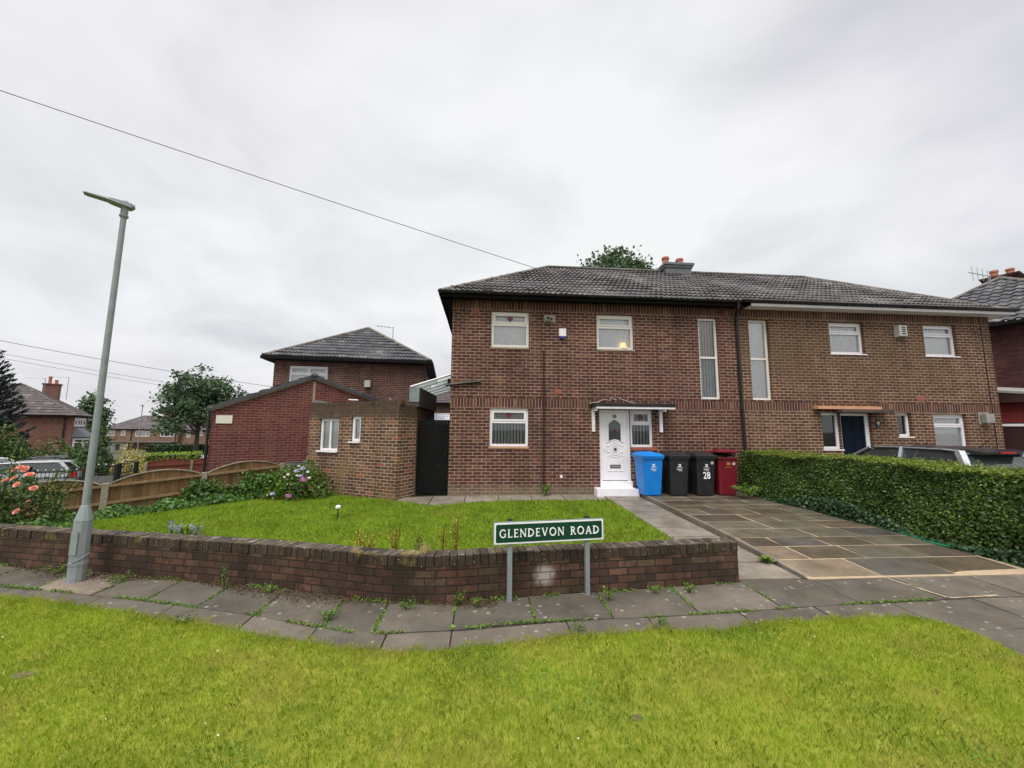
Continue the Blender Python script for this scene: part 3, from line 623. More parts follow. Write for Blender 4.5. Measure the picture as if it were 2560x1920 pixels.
def tiled(name, parent, P0, ax, upv, s0, s1, T, clips, mat, pitch=.36, wave=.15, amp=.026, lip=.042, step=.0375, world=False):
    """interlocking tiles as real waves and stepped courses on the plane P0 + s*ax + t*upv (T = slope length); clips = (point, normal) kept on the inner side"""
    P0, ax, upv = Vector(P0), Vector(ax).normalized(), Vector(upv).normalized(); nn = ax.cross(upv).normalized()
    if nn.z < 0: nn = -nn
    n = int((s1-s0)/step)+1; S = np.linspace(s0, s1, n); prof = amp*np.clip(np.cos(2*np.pi*(S+P0.x)/wave)*.75+.25, -.35, 1); V = []; F = []; U = []; t = 0.0; k = 0
    rows_ = []
    while t < T-1e-4:
        t1 = min(t+pitch, T); rows_ += [(t, -.006, k), (t, lip, k), (t1, .002 if t1 < T else .008, k)]; t = t1; k += 1
    base = np.outer(S, np.array(ax))+np.array(P0)
    for (t, h, k) in rows_:
        jit = np.repeat(RNG.normal(0, .006, n//8+2), 8)[:n]+.012*np.sin(S*.9+t*1.7)+.008*np.sin(S*2.3+t)
        V.append(base+np.array(upv)*t+np.outer(prof+h+(jit if h > .01 else 0), np.array(nn))); U.append(np.column_stack([S+.15*(k % 2), np.full(n, k*.36+.02 if h <= .01 and h != .002 else k*.36+.18)]))
    V = np.vstack(V); U = np.vstack(U)
    for r_ in range(len(rows_)-1):
        for i in range(n-1): F.append((r_*n+i, r_*n+i+1, (r_+1)*n+i+1, (r_+1)*n+i))
    me = bpy.data.meshes.new(name); me.from_pydata(V.tolist(), [], F); ul = me.uv_layers.new(name='UVMap'); li = np.empty(len(me.loops), np.int32); me.loops.foreach_get('vertex_index', li); ul.data.foreach_set('uv', U[li].astype(np.float32).ravel())
    if clips:
        bm = bmesh.new(); bm.from_mesh(me)
        for co, no in clips: bmesh.ops.bisect_plane(bm, geom=bm.verts[:]+bm.edges[:]+bm.faces[:], plane_co=Vector(co), plane_no=Vector(no), clear_outer=True, dist=1e-5)
        bm.to_mesh(me); bm.free()
    me.materials.append(MATS[mat]); o = link(name, me, parent, world); return o
def ridge(mb, a, b, r=.10, seg=.45):
    a, b = Vector(a), Vector(b); L = (b-a).length; n = max(1, int(L/seg)); d_ = (b-a)/n
    side = d_.cross(Vector((0, 0, 1))).normalized(); upn = side.cross(d_).normalized()
    for i in range(n):
        p, q = a+d_*i, a+d_*(i+1)*1.0; rings = []
        for z, rr in ((p, r), (q-d_*.03, r*1.06)):
            rings.append([z+side*rr*math.cos(x)+upn*(rr*.75*math.sin(x)-.03) for x in [math.pi*k/7 for k in range(8)]])
        mb.loft(rings, caps=True, closed=False)
def chimney(parent, x, y, z0, z1, sx_, sy_, pots, brickm, world=False):
    c = MB(); c.box(x-sx_/2, x+sx_/2, y-sy_/2, y+sy_/2, z0, z1-.18); c.box(x-sx_/2-.04, x+sx_/2+.04, y-sy_/2-.04, y+sy_/2+.04, z1-.178, z1-.09); c.box(x-sx_/2-.08, x+sx_/2+.08, y-sy_/2-.08, y+sy_/2+.08, z1-.088, z1)
    ch = c.build('chimney', brickm, parent, world)
    for (px, py, h) in pots:
        p = MB(); p.tube([(x+px, y+py, z1-.02), (x+px, y+py, z1+.04), (x+px, y+py, z1+h*.75), (x+px, y+py, z1+h*.76), (x+px, y+py, z1+h)], [.15, .13, .115, .145, .14], 14); p.build('chimney_pot', 'terracotta', ch, world, smooth=40)
    return ch
def aerial(name, label, loc, rz, h=1.0, n=5, boom=.9, horiz=True, group=None):
    r_ = thing(name, label, 'aerial', loc, rz, group); m_ = MB(); m_.tube([(0, 0, 0), (0, 0, h)], .022, 6); m_.build('mast', 'galvanised', r_)
    b = MB(); b.tube([(-.1, 0, h-.05), (-boom, 0, h-.02)], .017, 5)
    for i in range(n):
        x = -boom*(i+.3)/n; l = .16+.05*i/n
        b.tube([(x, 0 if horiz is None else -l, h-.04), (x, l, h-.04)] if horiz else [(x, 0, h-.04-l*1.6), (x+.02, 0, h-.04+l*1.6)], .010, 4)
    b.tube([(0, -.12, h-.22), (0, .12, h-.02)], .008, 4); b.build('antenna', 'galvanised', r_); return r_

def hip_roof(parent, x0, x1, y0, y1, z, rise, hips, mat, ridge_mat, world=False, ov=.32, face_list='fblr', step=.0375, pitch=.36):
    """hipped roof over plan x0..x1,y0..y1 (eaves line incl. overhang); hips = (left run, right run), 0 = party wall / gable"""
    ym = (y0+y1)/2; hl, hr = hips; run = ym-y0; T = math.hypot(run, rise); zr = z+rise; A, B = Vector((x0+hl, ym, zr)), Vector((x1-hr, ym, zr))
    # clip planes through the hip lines, vertical
    cl = []
    if hl: cl.append(((x0, y0, 0), (-run, hl, 0)))
    if hr: cl.append(((x1, y0, 0), (run, hr, 0)))
    rp = None
    tiles = []
    if 'f' in face_list: rp = tiled('roof', parent, (x0, y0, z), (1, 0, 0), (0, run, rise), 0, x1-x0, T, cl, mat, world=world, step=step, pitch=pitch)
    host = rp or parent
    clb = []
    if hl: clb.append(((x0, y1, 0), (-run, -hl, 0)))
    if hr: clb.append(((x1, y1, 0), (run, -hr, 0)))
    mb = MB()
    if 'b' in face_list: mb.face([(x1, y1, z), (x0, y1, z), A, B])
    if 'l' in face_list and hl:
        tiled('hip_slope', host, (x0, y1, z), (0, -1, 0), (hl, 0, rise), 0, y1-y0, math.hypot(hl, rise), [((x0, y0, 0), (run, -hl, 0)), ((x0, y1, 0), (run, hl, 0))], mat, world=world, step=step, pitch=pitch)
    elif hl: mb.face([(x0, y1, z), (x0, y0, z), A])
    if 'r' in face_list and hr:
        tiled('hip_slope', host, (x1, y0, z), (0, 1, 0), (-hr, 0, rise), 0, y1-y0, math.hypot(hr, rise), [((x1, y0, 0), (-run, -hr, 0)), ((x1, y1, 0), (-run, hr, 0))], mat, world=world, step=step, pitch=pitch)
    elif hr: mb.face([(x1, y0, z), (x1, y1, z), B])
    if mb.f: mb.build('back_slope', mat, host, world)
    rd = MB(); ridge(rd, A+Vector((0, 0, .03)), B+Vector((0, 0, .03)))
    if hl: ridge(rd, (x0+.05, y0+.05, z+.05), A+Vector((0, 0, .03))); ridge(rd, (x0+.05, y1-.05, z+.05), A+Vector((0, 0, .03)))
    if hr: ridge(rd, (x1-.05, y0+.05, z+.05), B+Vector((0, 0, .03))); ridge(rd, (x1-.05, y1-.05, z+.05), B+Vector((0, 0, .03)))
    rd.build('ridge_capping', ridge_mat, host, world)
    return host, A, B

# ------------------------------------------------------------------ the semi-detached pair (local = world x, y-10.58)
XL, XP, XR_, DEP = -.88, 7.41, 15.70, 6.75
def shell(parent, x0, x1, ops, matn, depth):
    mb = MB(); facade(mb, x0, x1, -.12, 5.47, ops, 0.0, depth)
    mb.face([(x1, 0, -.12), (x1, DEP, -.12), (x1, DEP, 5.47), (x1, 0, 5.47)]); mb.face([(x0, DEP, -.12), (x0, 0, -.12), (x0, 0, 5.47), (x0, DEP, 5.47)]); mb.face([(x1, DEP, -.12), (x0, DEP, -.12), (x0, DEP, 5.47), (x1, DEP, 5.47)])
    return mb.build('wall', matn, parent)
def soldier(parent, x0, x1, z0, z1, skip, nm='soldier_course'):
    x = x0; seg = []
    for a, b in skip+[(x1, x1)]:
        if a > x: seg.append((x, a))
        x = max(x, b)
    for a, b in seg:
        mb = MB()
        for q in ([(a, -.006, z0), (b, -.006, z0), (b, -.006, z1), (a, -.006, z1)], [(a, -.006, z1), (b, -.006, z1), (b, .0, z1), (a, .0, z1)], [(a, -.006, z0), (a, 0, z0), (b, 0, z0), (b, -.006, z0)]):
            mb.face(q, [(p[0], p[2]-z0+.002) for p in q])
        mb.build(nm, 'brick_soldier', parent)
def dentil(parent, x0, x1, z):
    mb = MB(); x = x0
    while x < x1-.1:     # bricks laid on the skew: a saw-tooth line
        mb.prism([(x, -.001), (x+.055, -.016), (x+.115, -.001)], z, z+.055); x += .115
    return mb.build('dogtooth_course', 'brick_house', parent)

hl = thing('house', 'brick semi with white front door under a small canopy, left of the black downpipe', 'house', (0, D0, 0), 0, 'brick houses')
opsL = [(.21, 1.27, 4.02, 5.04), (3.22, 4.30, 4.03, 5.04), (6.25, 6.84, 2.64, 5.04), (.20, 1.26, 1.27, 2.31), (3.25, 4.13, -.12, 2.31), (4.13, 4.78, 1.27, 2.31)]
shell(hl, XL, XP, opsL, 'brick_house', .10)
window(hl, *opsL[0], .055, curtain='net', motif=True); w2 = window(hl, *opsL[1], .055, curtain='net')
window(hl, *opsL[2], .075, transom=.49, curtain='blind_lit', split2=True, fw=.062); window(hl, *opsL[3], .055, curtain='blind', motif=True, mat='white_upvc')
window(hl, *opsL[5], .055, transom=.38, curtain='blind', motif=True, mat='white_upvc')
sl_ = MB(); sl_.box(4.14, 4.84, -.07, .05, 1.185, 1.266); sl_.build('sill', 'sill_tile', hl, bevel=.006)
for a, b, z in ((.19, 1.28, 4.018), (3.20, 4.32, 4.028), (.18, 1.28, 1.268)):
    q = MB(); q.box(a, b, -.022, .05, z-.045, z-.002); q.build('sill', 'cement' if z > 3 else 'sandstone', hl, bevel=.005)
soldier(hl, XL, XP, 2.345, 2.578, [(3.06, 5.30)]); soldier(hl, XL, XP, 5.10, 5.335, []); dentil(hl, XL, XP, 2.585)
# door with frame, glazed panel, mouldings
fr = MB(); fr.box(3.255, 3.325, .045, .115, .35, 2.30); fr.box(4.055, 4.125, .045, .115, .35, 2.30); fr.box(3.325, 4.055, .045, .115, 2.225, 2.30)
dr = fr.build('door', 'white_upvc', hl, bevel=.006)
lf = MB(); lf.box(3.33, 4.05, .06, .105, .37, 2.22); lf.build('door_leaf', 'white_upvc', dr, bevel=.004)
def ringbar(mb, pts, wd_, y0, y1, closed=True):
    pts = [Vector((p[0], p[1])) for p in pts]; n = len(pts); O = []
    for i in range(n):
        a, b, c = pts[i-1] if (i or closed) else pts[0], pts[i], pts[(i+1) % n] if (i < n-1 or closed) else pts[-1]
        d_ = (c-a).normalized(); O.append(Vector((-d_.y, d_.x))*wd_/2)
    for i in range(n if closed else n-1):
        j = (i+1) % n; P = [pts[i]-O[i], pts[j]-O[j], pts[j]+O[j], pts[i]+O[i]]
        F_ = [Vector((p.x, y0, p.y)) for p in P]; B_ = [Vector((p.x, y1, p.y)) for p in P]; mb.face(F_)
        for k in range(4): mb.face([F_[k], B_[k], B_[(k+1) % 4], F_[(k+1) % 4]])
mo = MB(); cx_ = 3.70
arch = [(cx_-.17, 1.42), (cx_-.10, 1.47), (cx_, 1.49), (cx_+.10, 1.47), (cx_+.17, 1.42), (cx_+.17, 1.90), (cx_+.13, 1.95), (cx_+.06, 2.00), (cx_, 2.03), (cx_-.06, 2.00), (cx_-.13, 1.95), (cx_-.17, 1.90)]
arch2 = [(cx_+(x-cx_)*1.36, 1.735+(z-1.735)*1.12) for x, z in arch]; ringbar(mo, arch2, .022, .046, .062)
ringbar(mo, [(cx_-.24, 1.30), (cx_-.16, 1.31), *[(cx_+.165*math.cos(x), 1.22+.165*math.sin(x)) for x in [math.pi*(.80-.6*k/8) for k in range(9)]], (cx_+.16, 1.31), (cx_+.24, 1.30)], .022, .046, .062, False)
ringbar(mo, [(cx_-.24, 1.14), (cx_-.16, 1.13), *[(cx_+.165*math.cos(x), 1.22+.165*math.sin(x)) for x in [math.pi*(1.2+.6*k/8) for k in range(9)]], (cx_+.16, 1.13), (cx_+.24, 1.14)], .022, .046, .062, False)
ringbar(mo, [(cx_+.10*math.cos(x), 1.22+.10*math.sin(x)) for x in [2*math.pi*k/20 for k in range(20)]], .02, .044, .062)
ringbar(mo, [(cx_-.23, .62), (cx_+.23, .62), (cx_+.23, 1.03), (cx_+.14, 1.05), (cx_+.10, 1.02), (cx_, .99), (cx_-.10, 1.02), (cx_-.14, 1.05), (cx_-.23, 1.03)], .022, .048, .062)
mo.build('moulding', 'white_upvc', dr)
gp = MB(); gp.face([(x, .054, z) for x, z in arch]); gp.build('door_glass', 'car_glass', dr)
g2 = MB(); g2.face([(cx_-.055, .0505, 1.72), (cx_, .0505, 1.655), (cx_+.055, .0505, 1.72), (cx_, .0505, 1.785)]); g2.build('stained_glass', 'red_glass', dr)
kn = MB(); kn.tube([(cx_, .05, 1.22), (cx_, .02, 1.22)], [.03, .022], 12); kn.tube([(cx_-.028, .028, 1.235), (cx_-.032, .024, 1.20), (cx_, .022, 1.175), (cx_+.032, .024, 1.20), (cx_+.028, .028, 1.235)], .011, 6); kn.build('door_knocker', 'iron_black', dr)
lb = MB(); lb.box(cx_-.145, cx_+.145, .044, .062, .70, .785); lb.build('letterbox', 'iron_black', dr, bevel=.004); l2 = MB(); l2.box(cx_-.125, cx_+.125, .038, .043, .715, .77); l2.build('letter_flap', 'silver', dr)
hd = MB(); hd.box(3.345, 3.375, .050, .062, 1.10, 1.32); hd.tube([(3.36, .05, 1.23), (3.36, .015, 1.23), (3.46, .012, 1.23)], .009, 6); hd.build('door_handle', 'white_paint', dr)

def text_mesh(name, txt, size, loc, mat, parent=None, bold=.0, depth=.002, rot=(math.pi/2, 0, 0), world=True, sx_=1.0, align='CENTER'):
    cu_ = bpy.data.curves.new(name, 'FONT'); cu_.body = txt; cu_.size = size; cu_.offset = bold; cu_.extrude = depth; cu_.align_x = align; cu_.align_y = 'CENTER'; cu_.resolution_u = 3
    o = bpy.data.objects.new(name, cu_); COL.objects.link(o); bpy.context.view_layer.update()
    me = bpy.data.meshes.new_from_object(o.evaluated_get(bpy.context.evaluated_depsgraph_get())); bpy.data.objects.remove(o); bpy.data.curves.remove(cu_)
    me.name = name; me.transform(Matrix.Translation(loc) @ Matrix.LocRotScale(None, __import__('mathutils').Euler(rot), Vector((sx_, 1, 1)))); me.materials.clear(); me.materials.append(MATS[mat]); return link(name, me, parent, False)
text_mesh('house_number', '28', .115, (cx_, .057, 2.12), 'iron_black', dr, .004)
st = MB(); st.box(3.245, 4.135, -.06, .10, .186, .348); st.build('threshold', 'white_paint', hl, bevel=.008)
st = MB(); st.box(3.07, 4.22, -.30, .04, -.05, .185); st.build('doorstep', 'white_paint', hl, bevel=.012)
cp = MB(); cp.box(2.98, 5.26, -.42, -.008, 2.375, 2.465); ca = cp.build('canopy', 'felt_black', hl, bevel=.01)
cp = MB(); cp.box(3.06, 5.255, -.405, -.01, 2.318, 2.372); cp.build('canopy_trim', 'white_paint', ca, bevel=.004)
for x in (3.03, 4.96):
    bk = MB(); bk.box(x, x+.08, -.075, -.008, 1.69, 2.315); bk.box(x+.005, x+.075, -.34, -.076, 2.255, 2.314); bk.build('canopy_bracket', 'white_paint', ca, bevel=.004)
# eaves, gutters and pipes
sf = MB(); sf.box(XL-.30, XP, -.34, -.008, 5.338, 5.36); sf.box(XL-.30, XP, -.355, -.341, 5.30, 5.46); sf.box(XL-.30, XL-.004, -.338, DEP+.3, 5.338, 5.36); sf.box(XL-.315, XL-.301, -.34, DEP+.3, 5.28, 5.46); sf.build('eaves_board', 'black_paint', hl)
def gutter(parent, x0, x1, y, z, r=.06, mat='black_plastic', name='gutter'):
    gm = MB(); rings = []
    for x in (x0, x1): rings.append([(x, y+r*math.cos(a), z+r*math.sin(a)) for a in [math.pi+math.pi*k/8 for k in range(9)]]+[(x, y+r*.86*math.cos(a), z+r*.86*math.sin(a)) for a in [2*math.pi-math.pi*k/8 for k in range(9)]])
    gm.loft(rings)
    x = x0+.4
    while x < x1: gm.box(x-.012, x+.012, y-r-.006, y+r, z-r-.010, z-r*.3); x += .95
    return gm.build(name, mat, parent)
gutter(hl, XL-.36, 7.30, -.415, 5.445)
dp = MB(); dp.tube([(1.69, -.035, 3.95), (1.685, -.035, 2.2), (1.68, -.035, .10)], .022, 8); dp.build('waste_pipe', 'rust_pipe', hl)
dp = MB(); dp.tube([(7.25, -.40, 5.40), (7.25, -.38, 5.26), (7.38, -.10, 5.13), (7.40, -.06, 4.95), (7.415, -.06, 2.62), (7.45, -.06, .06)], .042, 10)
for z in (4.8, 3.3, 2.35, .9): dp.tube([(7.41, -.06, z), (7.41, -.06, z+.09)], .054, 10)
dp.build('downpipe', 'black_plastic', hl, smooth=40)
dp = MB(); dp.tube([(-1.02, -.05, 2.90), (-.93, -.05, 2.93), (-.05, -.05, 3.04)], .032, 8); dp.build('pipe', 'black_plastic', hl)
cb = MB(); cb.tube([(4.98, -.012, 5.1), (5.0, -.012, 4.2), (5.05, -.012, 2.62), (5.02, -.012, 2.50), (4.85, -.05, 2.475), (4.1, -.06, 2.475)], .009, 5); cb.build('cable', 'brown_cable', hl)
cb = MB(); cb.tube([(2.96, -.1, 2.45), (3.0, -.06, 2.49), (3.2, -.05, 2.51), (3.32, -.05, 2.57), (3.46, -.045, 2.585), (3.55, -.04, 2.55), (3.60, -.03, 2.66), (3.66, -.04, 2.60), (3.74, -.05, 2.58)], .008, 5); cb.build('cable', 'cable_white', ca); cb = MB(); cb.tube([(3.82, -.04, 2.63), (3.95, -.05, 2.58), (4.1, -.06, 2.53), (4.3, -.06, 2.485)], .008, 5); cb.build('cable', 'cable_white', ca)
cb = MB(); cb.tube([(6.26, -.01, 2.34), (6.27, -.01, 1.2)], .006, 5); cb.build('cable', 'rust_pipe', hl); cb = MB(); cb.tube([(5.14, -.01, 2.30), (5.15, -.01, 1.2)], .006, 5); cb.build('cable', 'rust_pipe', hl)
al = MB(); al.box(2.12, 2.315, -.085, -.004, 4.36, 4.575); ab = al.build('alarm_box', 'white_upvc', hl, bevel=.02); al = MB(); al.prism([(2.13, 4.36), (2.15, 4.295), (2.285, 4.295), (2.305, 4.36)], -.08, -.006, axis='y'); al.box(2.135, 2.30, -.088, -.081, 4.30, 4.352); al.build('alarm_lamp', 'blue_plastic', ab)
fl = MB(); fl.tube([(1.80, -.002, 4.86), (1.80, -.10, 4.86), (1.80, -.11, 4.86)], [.085, .085, .06], 18); fl.box(1.70, 2.02, -.009, -.001, 4.77, 4.97); flo = fl.build('boiler_flue', 'vent_grey', hl, smooth=40)
f2 = MB(); f2.tube([(1.80, -.112, 4.86), (1.80, -.145, 4.86)], .045, 12); f2.tube([(1.86, -.10, 4.85), (1.92, -.08, 4.84)], .03, 8); f2.build('flue_terminal', 'black_plastic', flo)
for x, z, s_ in ((-.35, 4.95, 1), (1.98, 2.72, 1)):
    ab_ = MB(); ab_.box(x, x+.22, -.005, -.001, z, z+.145)
    for i in range(7): ab_.box(x+.012+.029*i, x+.022+.029*i, -.009, -.0055, z+.01, z+.135)
    ab_.build('air_brick', 'sill_tile', hl)
ol = MB(); ol.box(2.13, 2.20, -.02, -.002, .44, .51); ol.build('wall_socket', 'white_upvc', hl, bevel=.004)
# warm lamp seen inside the second bedroom window
m, t = newmat('lamp_glow'); out(t, t.n('ShaderNodeEmission', ins={0: (1, .66, .32, 1), 1: .8}).outputs[0])
lm = MB(); lm.tube([(4.02, .105, 4.10), (4.02, .105, 4.24)], [.10, .07], 14); lm.build('lamp_shade', 'lamp_glow', w2)
host, RA, RB = hip_roof(hl, XL-.36, XP, -.42, DEP+.42, 5.42, 2.45, (3.6, 0), 'roof_tile', 'ridge_stone', face_list='fbl')
chimney(hl, 7.34, 3.25, 7.2, 8.06, 1.0, .62, [(-.36, 0, .34), (.20, 0, .30)], 'slate_grey')

hr_ = thing('house', 'brick semi with navy front door and white eaves board, right of the black downpipe', 'house', (0, D0, 0), 0, 'brick houses')
opsR = [(7.80, 8.43, 2.64, 5.04), (10.35, 11.47, 4.07, 5.04), (13.44, 14.55, 4.07, 5.05), (9.87, 10.46, 1.24, 2.30), (10.46, 11.44, -.12, 2.30), (12.28, 12.73, 1.62, 2.32), (13.44, 14.54, 1.24, 2.30)]
shell(hr_, XP+.001, XR_, opsR, 'brick_house_next', .13)
window(hr_, *opsR[0], .10, transom=.49, curtain='net', split2=True, fw=.062); window(hr_, *opsR[1], .10, transom=.34, curtain='folds', mat='white_upvc', sill='white_upvc')
window(hr_, *opsR[2], .10, transom=.34, curtain='net', mat='white_upvc', sill='white_upvc'); window(hr_, *opsR[3], .10, transom=None, curtain=None, mat='white_upvc', sill='white_upvc')
window(hr_, *opsR[5], .10, transom=None, curtain=None, mat='white_upvc', sill='white_upvc'); window(hr_, *opsR[6], .10, transom=.34, curtain='folds', mat='white_upvc', sill='white_upvc')
fr = MB(); fr.box(10.465, 10.56, .095, .165, .02, 2.29); fr.box(11.32, 11.435, .095, .165, .02, 2.29); fr.box(10.56, 11.32, .095, .165, 2.22, 2.29); dr2 = fr.build('door', 'white_upvc', hr_, bevel=.006)
lf = MB(); lf.box(10.565, 11.315, .115, .155, .03, 2.215)
for x in (10.65, 10.98):
    for z0_, z1_ in ((.25, .85), (1.0, 1.62), (1.75, 2.08)): ringbar(lf, [(x, z0_), (x+.25, z0_), (x+.25, z1_), (x, z1_)], .03, .105, .116)
lf.build('door_leaf', 'navy_paint', dr2)
hd = MB(); hd.box(11.255, 11.285, .10, .114, 1.0, 1.22); hd.tube([(11.27, .10, 1.12), (11.27, .06, 1.12), (11.15, .058, 1.12)], .011, 6); hd.build('door_handle', 'silver', dr2)
lb = MB(); lb.box(10.80, 11.08, .10, .114, .90, .96); lb.build('letterbox', 'silver', dr2)
cp = MB(); cp.box(9.62, 11.60, -.20, -.008, 2.395, 2.475); ca2 = cp.build('canopy', 'sandstone', hr_, bevel=.01)
cp = MB(); cp.box(10.25, 11.86, -.30, -.05, 2.30, 2.392); cp.build('canopy_felt', 'timber_dark', ca2, bevel=.01)
soldier(hr_, XP+.001, XR_, 2.345, 2.578, [(9.62, 11.62)]); soldier(hr_, XP+.001, XR_, 5.10, 5.335, []); dentil(hr_, XP+.02, XR_, 2.585)
sf = MB(); sf.box(7.66, XR_+.36, -.36, -.008, 5.336, 5.352); sf.box(7.66, XR_+.36, -.375, -.361, 5.325, 5.405); sf.box(XR_+.361, XR_+.375, -.375, DEP+.3, 5.325, 5.425); sf.box(XR_+.004, XR_+.36, -.006, DEP+.3, 5.336, 5.352); sf.build('eaves_board', 'white_paint', hr_)
gutter(hr_, 7.30, XR_+.44, -.435, 5.475, .062)
vt = MB(); vt.prism([(0, 0), (.30, 0), (.30, .40), (0, .40)], 0, .01); 
vt = MB(); vt.loft([[(12.46, -.004, 4.60), (12.76, -.004, 4.60), (12.76, -.004, 4.98), (12.46, -.004, 4.98)], [(12.48, -.14, 4.63), (12.74, -.14, 4.63), (12.74, -.14, 4.96), (12.48, -.14, 4.96)]])
for i in range(5): vt.box(12.472, 12.478, -.13, -.03, 4.78+.03*i, 4.792+.03*i)
fv_ = vt.build('flue_vent', 'vent_cream', hr_); gl = MB()
for i in range(4): gl.box(12.57, 12.68, -.146, -.141, 4.68+.065*i, 4.71+.065*i)
gl.build('vent_grille', 'dark_void', fv_)
vt = MB(); vt.box(14.92, 15.27, -.02, -.004, 2.0, 2.36); vt.box(14.96, 15.24, -.17, -.05, 2.05, 2.32); vt.box(14.99, 15.20, -.052, -.02, 2.07, 2.30); vt.build('wall_vent', 'vent_grey', hr_, bevel=.006)
nb = MB(); nb.tube([(11.62, -.004, 1.98), (11.62, -.02, 1.98)], [.10, .095], 14); np_ = nb.build('number_plaque', 'iron_black', hr_); q = MB(); ringbar(q, [(11.62+.030*math.cos(a), 2.015+.026*math.sin(a)) for a in [6.283*k/10 for k in range(10)]], .016, -.026, -.021); ringbar(q, [(11.60, 1.965), (11.645, 1.965), (11.62, 1.935)], .014, -.026, -.021, False); q.build('figure', 'letter_white', np_)
cb = MB(); cb.tube([(15.40, -.01, 5.30), (15.42, -.01, 2.4), (15.44, -.01, .3)], .010, 5); cb.build('cable', 'iron_black', hr_); cb = MB(); cb.tube([(15.05, -.03, 4.95), (15.2, -.02, 4.80), (15.75, -.02, 4.74)], .008, 5); cb.build('cable', 'iron_black', hr_)
q = MB(); q.box(12.98, 13.22, -.006, -.001, 2.69, 2.83); q.build('air_brick', 'sill_tile', hr_)
hip_roof(hr_, XP+.001, XR_+.40, -.42, DEP+.42, 5.42, 2.45, (0, 3.35), 'roof_tile', 'ridge_stone', face_list='fbr')

# ------------------------------------------------------------------ low brick garden wall
def arc(c):
    out_ = [0.0]
    for a, b in zip(c, c[1:]): out_.append(out_[-1]+math.hypot(b[0]-a[0], b[1]-a[1]))
    return out_
def resample(c, step):
    s = arc(c); n = int(s[-1]/step); pts = []
    for i in range(n+1):
        q = s[-1]*i/n; k = max(j for j in range(len(s)) if s[j] <= q+1e-9); k = min(k, len(c)-2); f = (q-s[k])/(s[k+1]-s[k]); pts.append((c[k][0]+(c[k+1][0]-c[k][0])*f, c[k][1]+(c[k+1][1]-c[k][1])*f))
    return pts
def normals(c):
    N_ = []
    for i in range(len(c)):
        a, b = c[max(i-1, 0)], c[min(i+1, len(c)-1)]; d_ = Vector((b[0]-a[0], b[1]-a[1])).normalized(); N_.append(Vector((-d_.y, d_.x)))
    return N_
WALLH = .372
gw = thing('garden_wall', 'low curved weathered brick wall with brick-on-edge coping round the front lawn', 'wall', (-1, 4.6, gz(-1, 4.6)))
c1 = resample(WALLC, .16); nn_ = normals(c1); s1 = arc(c1); mb = MB(); TH = .215
for i in range(len(c1)-1):
    P = [(c1[k][0], c1[k][1]) for k in (i, i+1)]; Q = [(c1[k][0]+nn_[k].x*TH, c1[k][1]+nn_[k].y*TH) for k in (i, i+1)]; zb = [gz(*p) for p in P]; u0, u1 = s1[i], s1[i+1]
    mb.face([(*P[0], zb[0]-.08), (*P[1], zb[1]-.08), (*P[1], zb[1]+WALLH), (*P[0], zb[0]+WALLH)], [(u0, -.08), (u1, -.08), (u1, WALLH), (u0, WALLH)])
    mb.face([(*Q[1], zb[1]-.08), (*Q[0], zb[0]-.08), (*Q[0], zb[0]+WALLH), (*Q[1], zb[1]+WALLH)], [(u1, -.08), (u0, -.08), (u0, WALLH), (u1, WALLH)])
    mb.face([(*P[0], zb[0]+WALLH), (*P[1], zb[1]+WALLH), (*Q[1], zb[1]+WALLH), (*Q[0], zb[0]+WALLH)])
e, n_ = c1[-1], nn_[-1]; ze = gz(*e); mb.face([(e[0], e[1], ze-.08), (e[0]+n_.x*TH, e[1]+n_.y*TH, ze-.08), (e[0]+n_.x*TH, e[1]+n_.y*TH, ze+WALLH), (e[0], e[1], ze+WALLH)], [(0, -.08), (TH, -.08), (TH, WALLH), (0, WALLH)])
mb.build('wall', 'brick_garden', gw, True)
c2 = resample(WALLC, .0862); n2_ = normals(c2); mb = MB()
for i in range(len(c2)-1):
    a, b = Vector((*c2[i], 0)), Vector((*c2[i+1], 0)); d_ = (b-a).normalized(); nv = Vector((-d_.y, d_.x, 0)); z = (gz(*c2[i])+gz(*c2[i+1]))/2+WALLH+.002
    h = .112+random.uniform(-.004, .004); o_ = random.uniform(-.006, .005); g_ = .0025; tw = random.uniform(-.01, .01)
    A = a+d_*g_+nv*(o_-.006); B = b-d_*g_+nv*(o_+tw*.4-.006); Cc, Dd = B+nv*(TH+.008), A+nv*(TH+.008); Z0, Z1 = Vector((0, 0, z)), Vector((0, 0, z+h)); u0 = i*.0855+.043-.0385; u1 = u0+.077
    lo = [A+Z0, B+Z0, Cc+Z0, Dd+Z0]; hi = [A+Z1, B+Z1, Cc+Z1, Dd+Z1]; ch = .007
    hi = [p+(sum(hi, Vector())/4-p).normalized()*ch*1.4 for p in hi]; mid_ = [A+Z1-Vector((0, 0, ch)), B+Z1-Vector((0, 0, ch)), Cc+Z1-Vector((0, 0, ch)), Dd+Z1-Vector((0, 0, ch))]
    for k, (uu, vv) in enumerate(((u0, u1), (u1, u1), (u1, u0), (u0, u0))):
        k2 = (k+1) % 4
        for L0, L1, va, vb in ((lo, mid_, .06, .16), (mid_, hi, .16, .17)): mb.face([L0[k], L0[k2], L1[k2], L1[k]], [(uu, va), (vv if vv != uu else uu+.02, va), (vv if vv != uu else uu+.02, vb), (uu, vb)])
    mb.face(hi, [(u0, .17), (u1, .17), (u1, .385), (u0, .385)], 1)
mb.build('coping', ['brick_coping', 'brick_coping_top'], gw, True)

